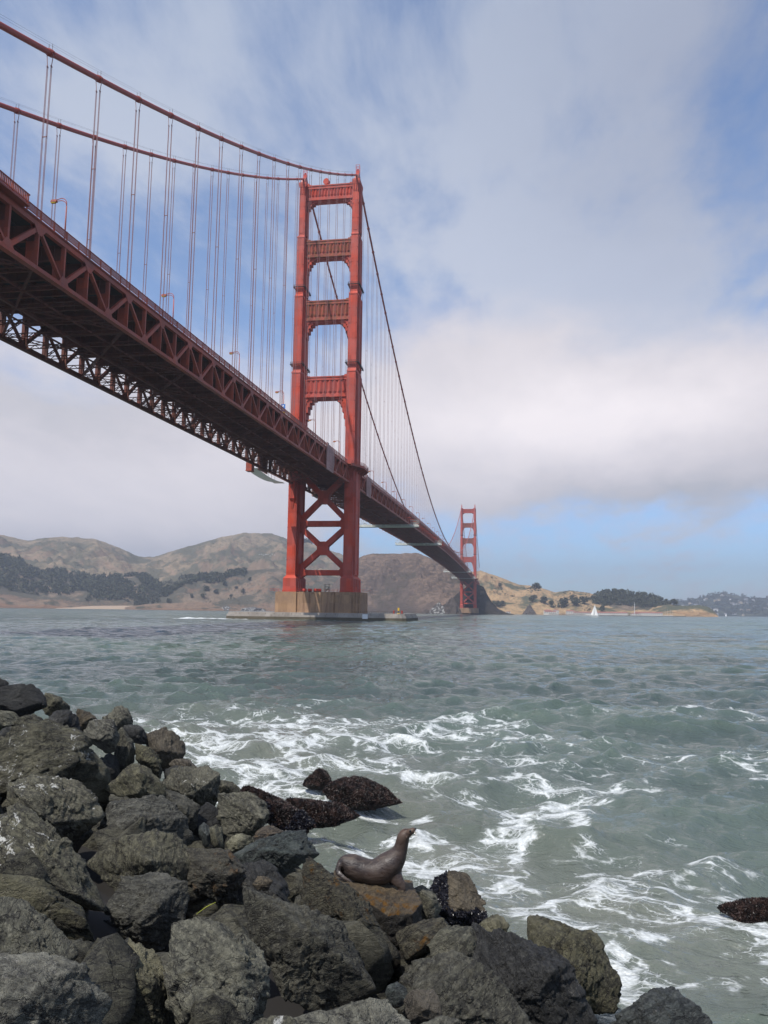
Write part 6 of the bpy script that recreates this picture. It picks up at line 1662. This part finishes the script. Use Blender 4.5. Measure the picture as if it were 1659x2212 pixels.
M_SL, t_, b_ = mat('sea_lion_fur', (0.03, 0.02, 0.017), .4, .4)
g_ = t_.new('ShaderNodeNewGeometry'); tcs = t_.new('ShaderNodeTexCoord').outputs['Object']
n_ = t_.noise(tcs, 2.2, 4, .55); n2_ = t_.noise(t_.vmath('MULTIPLY', tcs, (1, 1, 1)), 60, 3, .6)
col_ = t_.mix(t_.map(n_, .35, .65), (0.024, 0.018, 0.016), (0.058, 0.040, 0.032))
zt_ = t_.sep(tcs)[2]
col_ = t_.mix(t_.map(zt_, .42, .72, 0, .9), col_, (0.085, 0.048, 0.028))
n5_ = t_.noise(t_.vmath('MULTIPLY', tcs, (1.0, 1.0, 2.4)), 7.5, 6, .7, .8)
col_ = t_.mix(t_.map(n5_, .50, .68, 0, .55), col_, (0.105, 0.078, 0.060))
col_ = t_.mix(t_.map(n5_, .44, .30, 0, .6), col_, (0.010, 0.008, 0.008))
col_ = t_.mix(t_.map(n2_, .5, .8, 0, .4), col_, (0.07, 0.052, 0.042))
t_.put(b_.inputs['Base Color'], col_); t_.put(b_.inputs['Roughness'], t_.map(n5_, .35, .65, .26, .62))
t_.put(b_.inputs['Normal'], t_.bump(n2_, .25, .012, t_.bump(n5_, .5, .02)))
body.v = [tuple(np.array(q) - base) for q in body.v]
bo = body.build('sea_lion_body', M_SL, lion, True)
md = bo.modifiers.new('remesh', 'REMESH'); md.mode = 'VOXEL'; md.voxel_size = .0085
sm = bo.modifiers.new('smooth', 'SMOOTH'); sm.iterations = 10; sm.factor = .6
dg = bpy.context.evaluated_depsgraph_get(); ev = bo.evaluated_get(dg); nm = bpy.data.meshes.new_from_object(ev)
bo.modifiers.clear(); bo.data = nm; bo.data.shade_smooth()
if not nm.materials: nm.materials.append(M_SL)
M_EYE = mat('eye_dark', (0.004, 0.003, 0.003), .08, .8)[0]
vdv = sl(1200, 300) - CAM; vdv /= np.linalg.norm(vdv)
def ball(x, y, dz, r, name, m, sc=(1, 1, 1)):
    v, f = ICO[3]; c = sl(x, y, dz); o = mesh_obj(name, v * r * np.array(sc) + c - base, f, m, lion, True); return o
ball(1322, 205, -.050, .0125, 'eye', M_EYE); ball(1322, 205, .050, .0125, 'eye', M_EYE)
ball(1403, 172, .0, .014, 'nose', M_EYE, (1, 1, .8))
m = MB()
for s in (-1, 1):
    p0 = sl(1262, 290, s * .078); p1 = sl(1275, 325, s * .094); m.tube([p0 - base, (p0 + p1) / 2 - base, p1 - base], [.009, .007, .002], 6)
m.build('ears', mat('ear_fur', (0.09, 0.06, 0.045), .6)[0], lion, True)
m = MB()
for s in (-1, 1):
    for k in range(5):
        p0 = sl(1388, 205 + k * 5, s * .03); p1 = sl(1420 + k * 2, 250 + k * 14, s * .07); m.tube([p0 - base, p1 - base], [.0012, .0006], 4)
m.build('whiskers', mat('whisker', (0.35, 0.30, 0.25), .5)[0], lion)

# ================================================================== air
hz = bpy.data.materials.new('haze_air'); hz.use_nodes = True; hz.node_tree.nodes.clear(); t = NT(hz.node_tree)
pv = t.new('ShaderNodeVolumePrincipled'); pv.inputs['Density'].default_value = HAZE_D; pv.inputs['Color'].default_value = (0.80, 0.86, 0.97, 1); pv.inputs['Anisotropy'].default_value = 0.35
ou = t.new('ShaderNodeOutputMaterial'); t.l.new(pv.outputs[0], ou.inputs['Volume'])
mb2 = MB(); mb2.box(-9500, 9500, -2500, 9500, -4.5, 560)
hb_ = mb2.build('haze', hz); tag(hb_, kind='stuff')
hz.cycles.homogeneous_volume = True
SC.cycles.volume_bounces = 0
SC.cycles.max_bounces = 5; SC.cycles.diffuse_bounces = 3; SC.cycles.glossy_bounces = 3; SC.cycles.transmission_bounces = 2
SC.cycles.use_denoising = True
W.cycles.sampling_method = 'MANUAL'; W.cycles.sample_map_resolution = 512
